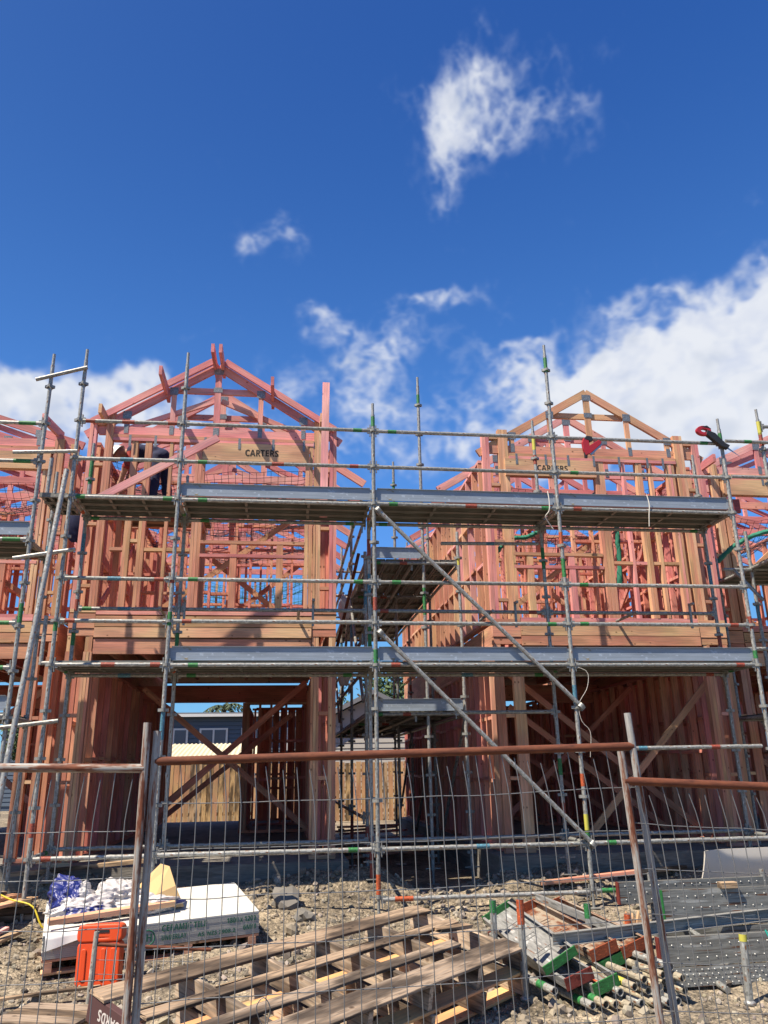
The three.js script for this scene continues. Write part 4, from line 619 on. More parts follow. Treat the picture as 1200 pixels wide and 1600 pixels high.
{
  const s = thing('garden_shed', 'low shed with a cream corrugated roof behind the paling fence', 'shed', [-4.6, 0.15, -18.6]);
  mesh('wall', new THREE.BoxGeometry(5.4, 1.9, 2.6), M(0.42, 0.38, 0.3, 0.9), s, [0, 0.95, -0.2]);
  const r = mesh('roof', corrug(5.9, 3.4, 40, 0.02), M(0.74, 0.66, 0.44, 0.7, 0, { side: THREE.DoubleSide }), s, [0, 2.16, -0.2]); r.rotation.x = 0.16;
}
{
  const b = thing('neighbour_house', 'blue grey house with white framed windows behind the shed', 'house', [-5.5, 0.15, -31]);
  const BL = M(0.10, 0.14, 0.20, 0.85), WH = M(0.75, 0.76, 0.76, 0.6), GL = M(0.12, 0.16, 0.2, 0.15, 0.0), RF = M(0.16, 0.17, 0.19, 0.7);
  mesh('wall', new THREE.BoxGeometry(15, 3.85, 6), BL, b, [0, 1.925, 0]);
  for (let y = 0.3; y < 3.8; y += 0.18) mesh('weatherboard', boxG(15.04, 0.15, 0.03), BL, b, [0, y, 3.012]).rotation.x = -0.1;
  const rf = mesh('roof', new THREE.BoxGeometry(15.6, 0.16, 6.7), RF, b, [0, 3.94, 0]); mesh('gutter', boxG(15.6, 0.12, 0.1), WH, rf, [0, -0.05, 3.4]);
  for (const x of [-4.5, -2.2, -0.4, 1.35, 3.2, 5.2]) { const w = mesh('window', boxG(1.25, 1.0, 0.08), WH, b, [x, 2.85, 3.05]); for (const s of [-0.29, 0.29]) mesh('pane', boxG(0.5, 0.84, 0.02), GL, w, [s, 0, 0.04]); }
}
{
  const b = thing('neighbour_house', 'pale weatherboard house at the far end of the alley', 'house', [1.9, 0.15, -19.5]);
  const CR = M(0.52, 0.50, 0.46, 0.85);
  mesh('wall', new THREE.BoxGeometry(4.6, 2.7, 4), CR, b, [0, 1.35, 0]);
  for (let y = 0.1; y < 2.65; y += 0.17) mesh('weatherboard', boxG(4.64, 0.15, 0.03), CR, b, [0, y + 0.07, 2.012]).rotation.x = -0.1;
  const sh = new THREE.Shape([[-2.6, 0], [0, 1.25], [2.6, 0], [2.5, -0.12], [0, 1.1], [-2.5, -0.12]].map(p => new THREE.Vector2(...p))); const g = new THREE.ExtrudeGeometry(sh, { depth: 4.6, bevelEnabled: false }); g.translate(0, 2.75, -2.3);
  mesh('roof', g, M(0.22, 0.23, 0.25, 0.8), b); const gw = new THREE.Shape([[-2.3, 0], [0, 1.1], [2.3, 0]].map(p => new THREE.Vector2(...p))); const gg = new THREE.ExtrudeGeometry(gw, { depth: 3.9, bevelEnabled: false }); gg.translate(0, 2.7, -1.95); mesh('gable', gg, CR, b);
}
function leafCloud(n, R, seed, size, yS = 0.8) { const q = rng(seed), pos = [], col = []; for (let i = 0; i < n; i++) { let d; do { d = V(q() * 2 - 1, q() * 2 - 1, q() * 2 - 1); } while (d.lengthSq() > 1); const cl = fbm(d.x * 2.2 + seed, d.y * 2.2 + d.z * 2.2, 3); if (cl < 0.42 || q() > 0.3 + d.length()) continue; d.multiply(V(R, R * yS, R)); const a = V(q() - 0.5, q() - 0.5, q() - 0.5).normalize(), b = V(q() - 0.5, q() - 0.5, q() - 0.5).cross(a).normalize(), s = size * (0.6 + q() * 0.8); const p = [d.clone().addScaledVector(a, s), d.clone().addScaledVector(b, s * 0.4), d.clone().addScaledVector(a, -s), d.clone().addScaledVector(b, -s * 0.4)]; for (const k of [0, 1, 2, 0, 2, 3]) { pos.push(p[k].x, p[k].y, p[k].z); } const L = 0.6 + q() * 0.8; for (let k = 0; k < 6; k++) col.push(0.05 * L, 0.085 * L, 0.03 * L); } const g = new THREE.BufferGeometry(); g.setAttribute('position', new THREE.Float32BufferAttribute(pos, 3)); g.setAttribute('color', new THREE.Float32BufferAttribute(col, 3)); g.computeVertexNormals(); return g; }
const LEAF = new THREE.MeshStandardMaterial({ vertexColors: true, roughness: 0.8, side: THREE.DoubleSide }), BARK = M(0.12, 0.09, 0.065, 0.95);
function tree(label, x, z, h, R, seed) { const t = thing('tree', label, 'tree', [x, 0.15, z]); const tr = new THREE.CylinderGeometry(0.08, 0.2, h, 8); tr.translate(0, h / 2, 0); mesh('trunk', tr, BARK, t); for (let k = 0; k < 5; k++) tube(t, 'limb', [0, h * (0.55 + 0.08 * k), 0], [Math.cos(k * 2.4) * R * 0.6, h * (0.8 + 0.08 * k), Math.sin(k * 2.4) * R * 0.6], 0.045, BARK, 6); mesh('crown', leafCloud(7000, R, seed, 0.11), LEAF, t, [0, h, 0]); }
tree('leafy tree standing behind the pale house beyond the alley', 3.3, -24, 4.0, 2.2, 31);
tree('dark leafy tree behind the fence at the left edge', -8.5, -19, 2.8, 1.7, 37);
{
  const t = thing('palm_tree', 'distant palm tree standing above the blue grey house roof', 'palm tree', [-4.4, 0.15, -37]);
  mesh('trunk', at(new THREE.CylinderGeometry(0.14, 0.2, 5.0, 8), 0, 2.5, 0), BARK, t);
  for (let k = 0; k < 14; k++) { const a = k * 2.399, el = 0.2 + 0.5 * (k % 3) / 2, pts = [...Array(7)].map((_, i) => { const s = i / 6; return [Math.cos(a) * s * 1.3, 5.0 + s * el * 1.1 - s * s * 0.9, Math.sin(a) * s * 1.3]; }); const pos = []; for (let i = 0; i < 6; i++) { const p = pts[i], n = pts[i + 1]; for (const s of [-1, 1]) { const o = [-Math.sin(a) * 0.26 * s, -0.16, Math.cos(a) * 0.26 * s]; pos.push(...p, ...n, n[0] + o[0], n[1] + o[1], n[2] + o[2]); } } const g = new THREE.BufferGeometry(); g.setAttribute('position', new THREE.Float32BufferAttribute(pos, 3)); g.computeVertexNormals(); mesh('frond', g, M(0.05, 0.075, 0.03, 0.8, 0, { side: THREE.DoubleSide }), t); }
}
// timber and sheet debris on the ground at the back of the alley
for (let i = 0; i < 7; i++) { const x = rr(0.0, 1.2), z = -5 - i * 0.5, a = rr(-0.6, 0.6), y = 0.21 + 0.05 * i; tag(member(null, 'loose_plank', [x - Math.cos(a) * 0.7, y, z - Math.sin(a) * 0.7], [x + Math.cos(a) * 0.7, y + rr(-0.03, 0.1), z + Math.sin(a) * 0.7], 0.035, 0.12, [...TAN, ...RED], [0, 1, 0]), 'offcut board lying in the rubbish heap inside the alley', 'timber', 'boards in the alley heap'); }

// ------------------------------------------------------------------ stack of plasterboard pallets
{
  const P1 = V(-2.155, 0.405, 3.85), P2 = V(0.14, 0.462, 1.67), P3 = V(0.77, 0.262, 2.49);
  const ex = P2.clone().sub(P1).normalize(), ez0 = P3.clone().sub(P2), ez = ez0.addScaledVector(ex, -ez0.dot(ex)).normalize(), ey = ez.clone().cross(ex), bas = new THREE.Matrix4().makeBasis(ex, ey, ez);
  const PALE = [wood(0.56, 0.48, 0.37, WTaged[0], 0.92), wood(0.50, 0.43, 0.33, WTaged[1], 0.92)], L = 3.16, W = 1.12, H = 0.185, MP = M(0.085, 0.035, 0.035, 0.85), WP = M(0.62, 0.58, 0.55, 0.9);
  const labels = ['weathered pallet on top of the stack of long pallets in the foreground', 'long pallet in the middle of the foreground pallet stack', 'long pallet at the bottom of the foreground pallet stack'];
  for (let k = 0; k < 3; k++) {
    const t = thing('pallet', labels[k], 'pallet', [0, 0, 0], 'stacked long pallets'); t.quaternion.setFromRotationMatrix(bas);
    const o = P1.clone().addScaledVector(ey, -k * (H - 0.012) - 0.012).addScaledVector(ex, [0, 0.02, -0.03][k]).addScaledVector(ez, [0, 0.025, -0.02][k]); t.position.copy(o);
    const B = { b: 0.003, segs: 6, bow: 0.002, rag: 0.015 };
    const tb = k === 0 ? [[0.085, 0.17, 0], [0.43, 0.09, -0.01], [0.73, 0.10, 0.01], [1.01, 0.22, 0.0]] : [[0.08, 0.13, 0], [0.36, 0.10, 0.004], [0.66, 0.10, -0.004], [1.03, 0.14, 0]];
    tb.forEach(([z, w, s], i) => member(t, 'top_board', [0.0 + s * 2 + (i === 1 && !k ? 0.1 : 0), -0.0, z], [L + s - (i === 2 && !k ? 0.45 : 0), -0.0, z + s * 0.5], 0.022, w, k === 0 ? AGED : (i % 2 ? FRESH : AGED), [0, 1, 0], { ...B, seed: i * 7 + k }));
    [0.03, 0.65, 1.27, 1.89, 2.51, 3.12].forEach((x, i) => member(t, 'bearer', [x, -0.086, 0.005], [x + (i && i < 5 ? rr(-0.02, 0.02) : 0), -0.086, W - 0.005], 0.147, 0.045, i === 0 ? MP : PALE, [0, 1, 0], { b: 0.003 }));
    (k === 2 ? [0.09, 0.53, 1.02] : []).forEach((z, i) => member(t, 'bottom_board', [0.02, -0.171, z], [L - 0.03, -0.171, z], 0.02, 0.14, [...AGED, FRESH[0]], [0, 1, 0], { ...B, seed: i * 3 + k }));
    if (k < 2) {
      const s = k ? 'WALLBOARDS' : 'WINSTONE WALLBOARDS', g = text(s, 0.06), w = g.boundingBox.max.x; g.scale((k ? 0.55 : 0.84) / w, 1, 1);
      const m = mesh('printed_lettering', g, WP, t, [0.03 - 0.0225 - 0.0018, -0.055, k ? 0.74 : 0.96]); m.rotation.set(0, Math.PI / 2, Math.PI); m.rotation.order = 'YXZ'; m.rotation.set(0, -Math.PI / 2, Math.PI);
      const lg = mesh('printed_logo', mergeGeometries([new THREE.TorusGeometry(0.03, 0.006, 4, 20), new THREE.CircleGeometry(0.014, 14)].map(x => { const y = x.index ? x.toNonIndexed() : x; return y; })), WP, t, [0.0055, -0.082, 1.03]); lg.rotation.y = -Math.PI / 2; lg.scale.z = 0.15;
    }
  }
  for (const [f, l] of [[0.25, 'timber bearer under the near end of the pallet stack'], [1.6, 'timber bearer under the middle of the pallet stack']]) { const a = P1.clone().addScaledVector(ex, f).addScaledVector(ey, -3 * H - 0.03).addScaledVector(ez, 0.02), b = a.clone().addScaledVector(ez, 1.0); tag(member(null, 'support_timber', a.toArray(), b.toArray(), 0.09, 0.09, AGED, ey.toArray()), l, 'timber'); }
  tag(member(null, 'broken_board', P1.clone().addScaledVector(ex, 2.72).addScaledVector(ey, 0.022).addScaledVector(ez, 0.55).toArray(), P1.clone().addScaledVector(ex, 3.06).addScaledVector(ey, 0.03).addScaledVector(ez, 0.64).toArray(), 0.03, 0.09, AGED, [0, 1, 0], { b: 0.003, segs: 3, rag: 0.05 }), 'short broken piece of board lying across the top pallet', 'timber');
}
// ------------------------------------------------------------------ stack of fibre cement sheets
{
  const A = V(-3.05, 0.30, 1.50), C = V(-1.21, 0.365, 1.04), ex = C.clone().sub(A).normalize(), ez = V(0.25, -0.09, 0.97); ez.addScaledVector(ex, -ez.dot(ex)).normalize(); const ey = ez.clone().cross(ex), bas = new THREE.Matrix4().makeBasis(ex, ey, ez), L = 1.86, W = 1.22, n = 13, th = 0.0145;
  const t = thing('cement_sheet_stack', 'stack of white fibre cement sheets with green print on its edge', 'sheet stack', A.toArray()); t.quaternion.setFromRotationMatrix(bas);
  const ct = tex(256, 256, (u, v) => { const a = pfbm(u * 5, v * 5, 5, 5, 4), b = pfbm(u * 60, v * 60, 60, 60, 2), l = 0.92 + 0.08 * (a - 0.5) + 0.08 * (b - 0.5); return [l, l, l * 0.985]; });
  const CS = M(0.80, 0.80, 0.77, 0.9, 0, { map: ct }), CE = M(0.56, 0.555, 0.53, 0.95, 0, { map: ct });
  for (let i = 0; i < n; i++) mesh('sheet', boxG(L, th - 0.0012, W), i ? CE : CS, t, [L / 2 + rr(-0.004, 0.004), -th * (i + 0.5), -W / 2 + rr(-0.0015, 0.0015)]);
  const print = (s, size, x, y, w) => { const g = text(s, size); g.scale(w / g.boundingBox.max.x, 1, 1); mesh('printed_lettering', g, GREENINK, t, [x, y, 0.0022]); };
  print('CERAMIC TILE', 0.052, 0.98, -0.078, 0.40); print('UNDERLAY', 0.042, 0.98, -0.15, 0.22); print('1800 x 1200', 0.045, 1.56, -0.075, 0.27); print('6MM', 0.042, 1.71, -0.145, 0.12); print('AS/NZS 2908.2', 0.034, 1.30, -0.155, 0.34);
  const lg = mergeGeometries([new THREE.TorusGeometry(0.062, 0.006, 4, 28), at(text('JH', 0.062), -0.045, -0.03, -0.0005)].map(g => { const q = g.index ? g.toNonIndexed() : g; return q; })); const lm = mesh('printed_logo', lg, GREENINK, t, [0.86, -0.115, 0.0022]); lm.scale.z = 0.2;
  const p = thing('pallet', 'low raw timber pallet under the fibre cement sheets', 'pallet', A.clone().addScaledVector(ey, -n * th - 0.003).toArray()); p.quaternion.setFromRotationMatrix(bas);
  for (const z of [-0.06, -0.35, -0.62, -0.9, -1.16]) member(p, 'top_board', [0, -0.011, z], [L, -0.011, z], 0.02, 0.11, TAN, [0, 1, 0], { b: 0.002 });
  for (const x of [0.05, 0.62, 1.22, 1.8]) member(p, 'bearer', [x, -0.062, -W], [x, -0.062, 0], 0.08, 0.07, TAN, [0, 1, 0], { b: 0.002 });
  for (const z of [-0.06, -0.6, -1.16]) member(p, 'bottom_board', [0, -0.113, z], [L, -0.113, z], 0.02, 0.11, TAN, [0, 1, 0], { b: 0.002 });
  // things lying on the sheets
  const on = (x, y, z) => A.clone().addScaledVector(ex, x).addScaledVector(ey, y).addScaledVector(ez, z);
  tag(member(null, 'loose_stud', on(0.03, 0.075, -0.12).toArray(), on(1.12, 0.08, -0.30).toArray(), 0.045, 0.09, [TAN[1], LILAC], ey.toArray(), { b: 0.003 }), 'pale timber length lying along the front of the cement sheets', 'timber');
  function bag(label, x, z, sx, sy, sz, seed, blue, y = 0) {
    const g = new THREE.SphereGeometry(1, 96, 64), q = g.attributes.position, col = [];
    const rq = rng(seed * 31 + 7), PL = [...Array(34)].map(() => [V(rq() - 0.5, rq() - 0.5, rq() - 0.5).normalize(), 0.62 + rq() * 0.42]);
    for (let i = 0; i < q.count; i++) {
      const X = q.getX(i), Y = q.getY(i), Z = q.getZ(i);
      let f = 1.25; for (const [n, d] of PL) { const k = n.x * X + n.y * Y + n.z * Z; if (k > 0.25) f = Math.min(f, d / k); }
      const r2 = Math.abs(fbm(X * 3.2 + seed * 2, Y * 3.2 - Z * 3.6, 3) - 0.5) * 2; f *= 0.86 + 0.34 * r2;
      let yy = Y * f; if (yy < -0.4) yy = -0.4 - (yy + 0.4) * 0.1;
      q.setXYZ(i, X * f * sx * 1.15, (yy + 0.4) * sy, Z * f * sz * 1.15);
      const b = blue(X, Y, Z); col.push(...(b ? [0.014, 0.024, 0.16] : [0.48, 0.46, 0.455]));
    }
    g.setAttribute('color', new THREE.Float32BufferAttribute(col, 3)); g.computeVertexNormals();
    const m = tag(mesh('plastic_bag', g, new THREE.MeshStandardMaterial({ vertexColors: true, roughness: 0.42 })), label, 'plastic bag', 'crumpled bags on the cement sheets'); m.position.copy(on(x, y, z)); m.quaternion.setFromRotationMatrix(bas); return m;
  }
  bag('crumpled plastic bag with a big blue print, nearest the left end', 0.22, -0.66, 0.24, 0.24, 0.24, 3, (x, y, z) => fbm(x * 1.5 + 2, y * 2 + z, 3) > 0.44 && x < 0.35 && !(Math.hypot(x + 0.2, y - 0.3) < 0.22));
  bag('flattened plastic bag with a dark blue band lying behind the pale timber', 0.36, -0.42, 0.34, 0.16, 0.17, 8, (x, y, z) => (x > -0.7 && x < 0.45) && Math.abs(((x + 1) * 4) % 1 - 0.5) < 0.42 && y < 0.55 && z > -0.2);
  bag('plain white crumpled plastic bag in the middle of the heap', 0.66, -0.66, 0.30, 0.22, 0.26, 15, () => false);
  bag('long white plastic wrapping lying over the cement sheets', 0.88, -0.40, 0.36, 0.13, 0.16, 21, (x, y, z) => x > 0.72 && y > 0.05 && y < 0.5);
  // folded brown paper standing up at the right of the bags
  const fold = (pts, faces, mat) => { const pos = []; for (const f of faces) for (const i of f) pos.push(...pts[i]); const g = new THREE.BufferGeometry(); g.setAttribute('position', new THREE.Float32BufferAttribute(pos, 3)); g.computeVertexNormals(); return g; };
  const KP = M(0.62, 0.42, 0.20, 0.9, 0, { side: THREE.DoubleSide });
  const pts = [[0.78, 0.05, -0.30], [1.22, 0.02, -0.36], [1.10, 0.34, -0.62], [0.86, 0.18, -0.55], [1.20, 0.01, -0.80], [1.02, 0.36, -0.68], [0.8, 0.14, -0.75], [1.14, 0.2, -0.42], [0.96, 0.15, -0.38]].map(p => on(...p).toArray());
  const gk = mergeGeometries([fold(pts, [[0, 8, 3], [8, 2, 3], [8, 7, 2], [7, 1, 4], [7, 4, 2], [3, 2, 5], [3, 5, 6], [2, 4, 5], [0, 1, 8], [1, 7, 8], [6, 5, 4]])]);
  tag(mesh('paper_sack', gk, KP), 'folded brown paper sack standing up beside the white bags', 'paper sack');
  const flap = (() => { const pos = [], idx = []; for (let i = 0; i <= 10; i++) for (let j = 0; j <= 6; j++) { const u = i / 10, v = j / 6; const over = v * 0.26 - 0.12; const pnt = on(0.02 + u * 0.5, (over > 0 ? -over * (1 - u) * 0.9 : 0) + 0.006 + 0.006 * fbm(u * 6, v * 6, 2), over > 0 ? 0.006 + 0.012 * Math.sin(u * 9) ** 2 + over * 0.15 : over); pos.push(pnt.x, pnt.y, pnt.z); } for (let i = 0; i < 10; i++) for (let j = 0; j < 6; j++) { const a = i * 7 + j; idx.push(a, a + 1, a + 7, a + 7, a + 1, a + 8); } const g = new THREE.BufferGeometry(); g.setAttribute('position', new THREE.Float32BufferAttribute(pos, 3)); g.setIndex(idx); g.computeVertexNormals(); return g; })();
  tag(mesh('plastic_flap', flap, M(0.8, 0.8, 0.79, 0.5, 0, { side: THREE.DoubleSide })), 'white plastic flap drooping over the front corner of the cement sheets', 'plastic sheet');
}
// ------------------------------------------------------------------ orange tool case
{
  const OR = M(0.80, 0.085, 0.015, 0.42), t = thing('tool_case', 'bright orange plastic tool case standing on edge before the cement sheets', 'tool case', [-2.53, groundY(-2.53, 1.66) - 0.01, 1.66]); t.rotation.set(-0.06, -0.12, 0.02);
  const rr2 = (w, h, r, y0) => { const s = new THREE.Shape(), x = -w / 2; s.moveTo(x + r, y0); s.lineTo(x + w - r, y0); s.quadraticCurveTo(x + w, y0, x + w, y0 + r); s.lineTo(x + w, y0 + h - r); s.quadraticCurveTo(x + w, y0 + h, x + w - r, y0 + h); s.lineTo(x + r, y0 + h); s.quadraticCurveTo(x, y0 + h, x, y0 + h - r); s.lineTo(x, y0 + r); s.quadraticCurveTo(x, y0, x + r, y0); return s; };
  const ext = (s, d, b) => { const g = new THREE.ExtrudeGeometry(s, { depth: d, bevelEnabled: true, bevelSize: b, bevelThickness: b, bevelSegments: 3, curveSegments: 8 }); g.translate(0, 0, -d / 2); return g; };
  mesh('shell', ext(rr2(0.33, 0.30, 0.03, 0.02), 0.085, 0.016), OR, t);
  const hs = rr2(0.35, 0.105, 0.035, 0.345), hole = new THREE.Path(); hole.absellipse(0.02, 0.362, 0.075, 0.012, 0, 6.283); hs.holes.push(hole);
  mesh('lid', ext(hs, 0.105, 0.014), OR, t);
  for (const x of [-0.12, -0.04, 0.04, 0.12]) mesh('rib', ext(rr2(0.03, 0.22, 0.012, 0), 0.006, 0.006), OR, t, [x, 0.06, 0.06]);
  mesh('name_plate', boxG(0.12, 0.022, 0.006), TBLK, t, [0.02, 0.412, 0.068]);
}
// low rusty mesh panel behind the pallets
{
  const t = thing('mesh_panel', 'low rusty mesh panel with a white post behind the pallet stack', 'mesh panel');
  tube(t, 'post', [-2.51, 0.40, 2.0], [-2.525, groundY(-2.52, 2) - 0.02, 2.02], 0.02, M(0.62, 0.6, 0.55, 0.7, 0, { map: galvT })); tube(t, 'rail', [-2.52, 0.31, 2.0], [-1.60, 0.235, 2.0], 0.014, RUST[0]);
  for (let x = -2.42; x < -1.66; x += 0.075) tube(t, 'wire', [x, 0.302 - (x + 2.52) * 0.08, 2.0], [x - 0.004, -0.04, 2.02], 0.0025, M(0.6, 0.6, 0.58, 0.6), 5); for (const y of [0.2, 0.1, 0.0]) tube(t, 'wire', [-2.51, y, 2.004], [-1.64, y - 0.05, 2.004], 0.0025, WIRE, 5);
}
// timber lying about on the left
const bl = (l, a, b, w, th, m, up) => tag(member(null, 'loose_plank', a, b, w, th, m, up || [0, 1, 0], { b: 0.003, segs: 4, bow: 0.004, rag: 0.01 }), l, 'timber', 'boards lying on the left ground');
for (let k = 0; k < 3; k++) bl('rough board in the low stack at the left edge', [-4.75, 0.20 + k * 0.07, 0.10 + k * 0.06], [-3.48 - k * 0.05, 0.22 + k * 0.075, -0.12 + k * 0.05], 0.06, 0.14, [...AGED, TAN[0]]);
for (let k = 0; k < 3; k++) bl('short board lying crosswise on the low stack at the left edge', [-4.2 + k * 0.16, 0.44 - k * 0.03, 0.55], [-3.95 + k * 0.16, 0.44 - k * 0.03, -0.2], 0.03, 0.13, [...TAN, ...AGED]);
bl('pale plank sloping off the stack at the left edge', [-3.95, 0.02, 1.35], [-3.55, 0.17, 0.45], 0.03, 0.09, AGED[2]); bl('second plank sloping off the stack at the left edge', [-4.1, 0.02, 1.3], [-3.68, 0.2, 0.42], 0.03, 0.09, LILAC);
bl('thin batten lying on the gravel at lower left', [-3.25, -0.02, 2.15], [-2.45, 0.0, 1.95], 0.02, 0.045, AGED[2]);
{ const t = thing('wooden_crate', 'corner of a weathered wooden crate at the lower left', 'crate', [-2.62, groundY(-2.6, 2.95) - 0.01, 2.95]); t.rotation.y = -0.35; for (const z of [-0.14, 0.0, 0.14]) member(t, 'top_board', [-0.24, 0.215, z], [0.36, 0.215, z], 0.022, 0.13, AGED, [0, 1, 0], { b: 0.003, segs: 4, bow: 0.004, rag: 0.01 }); for (const x of [-0.22, 0.3]) member(t, 'bearer', [x, 0.15, -0.2], [x, 0.15, 0.2], 0.1, 0.045, AGED, [0, 1, 0], { b: 0.003 }); for (const z of [-0.18, 0.18]) member(t, 'side_board', [-0.24, 0.06, z], [0.36, 0.06, z], 0.1, 0.022, AGED, [0, 1, 0], { b: 0.003 }); }
tag(mesh('extension_cable', ropeG([[-5.0, 0.75, 0.1], [-4.5, 0.60, 0.15], [-4.05, 0.54, 0.15], [-3.72, 0.42, 0.2], [-3.5, 0.36, 0.25], [-3.35, 0.16, 0.3], [-3.1, 0.12, 0.2]], 0.009, 40), M(0.75, 0.60, 0.04, 0.5)), 'yellow extension cable running down at the left edge', 'cable');
for (let i = 0; i < 4; i++) { const x = [-3.4, -2.7, 2.6, 3.3][i], z = -0.95 + 0.2 * (i % 3), a = rr(-0.5, 0.5), L = rr(0.35, 0.8), y = groundY(x, z) + 0.05; tag(member(null, 'loose_plank', [x - Math.cos(a) * L, y, z - Math.sin(a) * L * 0.4], [x + Math.cos(a) * L, y + rr(0, 0.12), z + Math.sin(a) * L * 0.4], 0.045, 0.09, [...TAN, ...BUFF, ...AGED], [0, 1, 0], { b: 0.002 }), 'offcut board lying on the shaded ground along the slabs', 'timber', 'offcuts along the slabs'); }
// broken concrete and clods
{
  const put = (x, z, s, seed, l, m = STONEM) => { const o = tag(mesh('rubble_lump', rockGeo(seed, s, 1), m, null, [x, groundY(x, z) + s * 0.35, z]), l, 'rubble', 'lumps of rubble'); o.rotation.y = seed; };
  put(-1.0, -0.25, 0.17, 51, 'big grey concrete lump behind the cement sheets', CONC); put(-0.80, 0.25, 0.10, 52, 'grey concrete lump between the cement sheets and the pallets', CONC); put(-0.95, 0.6, 0.09, 53, 'small clod beside the cement sheet stack'); 
  for (let i = 0; i < 16; i++) put(rr(0.45, 1.15), rr(2.75, 3.3), rr(0.02, 0.05), 60 + i, 'clod of earth on the heap by the orange topped post'); for (let i = 0; i < 10; i++) put(rr(-3.7, -3.0), rr(0.6, 1.5), rr(0.02, 0.045), 90 + i, 'clod of earth left of the cement sheet pallet');
}

// ------------------------------------------------------------------ scaffold parts piled on the right
function tray(label, A, B, w, hgt, mBody, mEnd, roll = 0.3) {
  const t = thing('scaffold_plank', label, 'scaffold plank', [0, 0, 0], 'scaffold planks in the pile'); orient(t, A, B, [-roll, 1, 0]); const L = dist(A, B);
  mesh('pan', mergeGeometries([at(new THREE.BoxGeometry(L, 0.004, w - 0.01), 0, 0, 0), at(new THREE.BoxGeometry(L, hgt, 0.004), 0, hgt / 2, w / 2 - 0.002), at(new THREE.BoxGeometry(L, hgt, 0.004), 0, hgt / 2, -w / 2 + 0.002), at(new THREE.BoxGeometry(L, 0.004, 0.02), 0, hgt, w / 2 - 0.012), at(new THREE.BoxGeometry(L, 0.004, 0.02), 0, hgt, -w / 2 + 0.012), ...[-0.25, 0, 0.25].flatMap(f => [at(new THREE.BoxGeometry(0.012, 0.006, w * 0.5), f * L, 0.005, 0), at(new THREE.BoxGeometry(0.012, 0.006, w * 0.5), f * L + 0.06, 0.005, 0.02)])]), mBody, t);
  for (const s of [-1, 1]) mesh('end_cap', boxG(0.012, hgt + 0.02, w + 0.006), mEnd, t, [s * (L / 2 + 0.006), hgt / 2, 0]);
}
const TG = M(0.035, 0.30, 0.07, 0.6, 0, { map: galvT }), TRD = M(0.42, 0.07, 0.05, 0.75, 0, { map: rustT(0.62, 5) }), TOR = M(0.50, 0.11, 0.035, 0.8, 0, { map: galvT }), RUSTP = M(0.75, 0.62, 0.5, 0.8, 0.1, { map: rustT(0.6, 11) }), SIL = M(0.62, 0.63, 0.63, 0.5, 0.3, { map: galvT });
tray('silver scaffold tray with green ends on top of the pile', [0.98, 0.29, 1.28], [1.13, 0.145, 2.58], 0.30, 0.05, SIL, TG, 0.5);
tray('silver scaffold tray with red ends under the topmost tray', [0.98, 0.125, 1.38], [1.22, 0.035, 2.72], 0.24, 0.07, SIL, TRD);
tray('scaffold tray with green ends lowest on the left of the pile', [1.22, 0.10, 1.5], [1.42, -0.01, 2.74], 0.22, 0.07, GALV[0], TG);
tray('rusty scaffold tray with orange ends in the middle of the pile', [1.32, 0.265, 1.05], [1.55, 0.155, 2.42], 0.25, 0.07, RUSTP, TOR);
tray('rusty scaffold tray with orange ends on the right of the pile', [1.60, 0.27, 1.0], [1.83, 0.16, 2.38], 0.25, 0.07, RUSTP, TOR);
tray('scaffold tray with green ends beneath the rusty trays', [1.40, 0.17, 1.12], [1.62, 0.065, 2.40], 0.3, 0.07, GALV[1], TG);
tag(member(null, 'steel_angle', [1.50, 0.36, 0.85], [1.80, 0.265, 2.15], 0.06, 0.04, SIL, [0, 1, 0]), 'pale steel angle lying along the back of the tray pile', 'steel angle');
{ const b = thing('scaffold_beam', 'long grey steel channel lying across the pile on the right', 'steel beam'); orient(b, [1.12, 0.285, 2.44], [3.72, 0.30, 1.72]); const L = 2.7; mesh('web', boxG(L, 0.085, 0.005), GALV[0], b, [0, 0, 0]); for (const s of [-1, 1]) mesh('flange', boxG(L, 0.005, 0.05), GALV[2], b, [0, s * 0.045, 0.02]); }
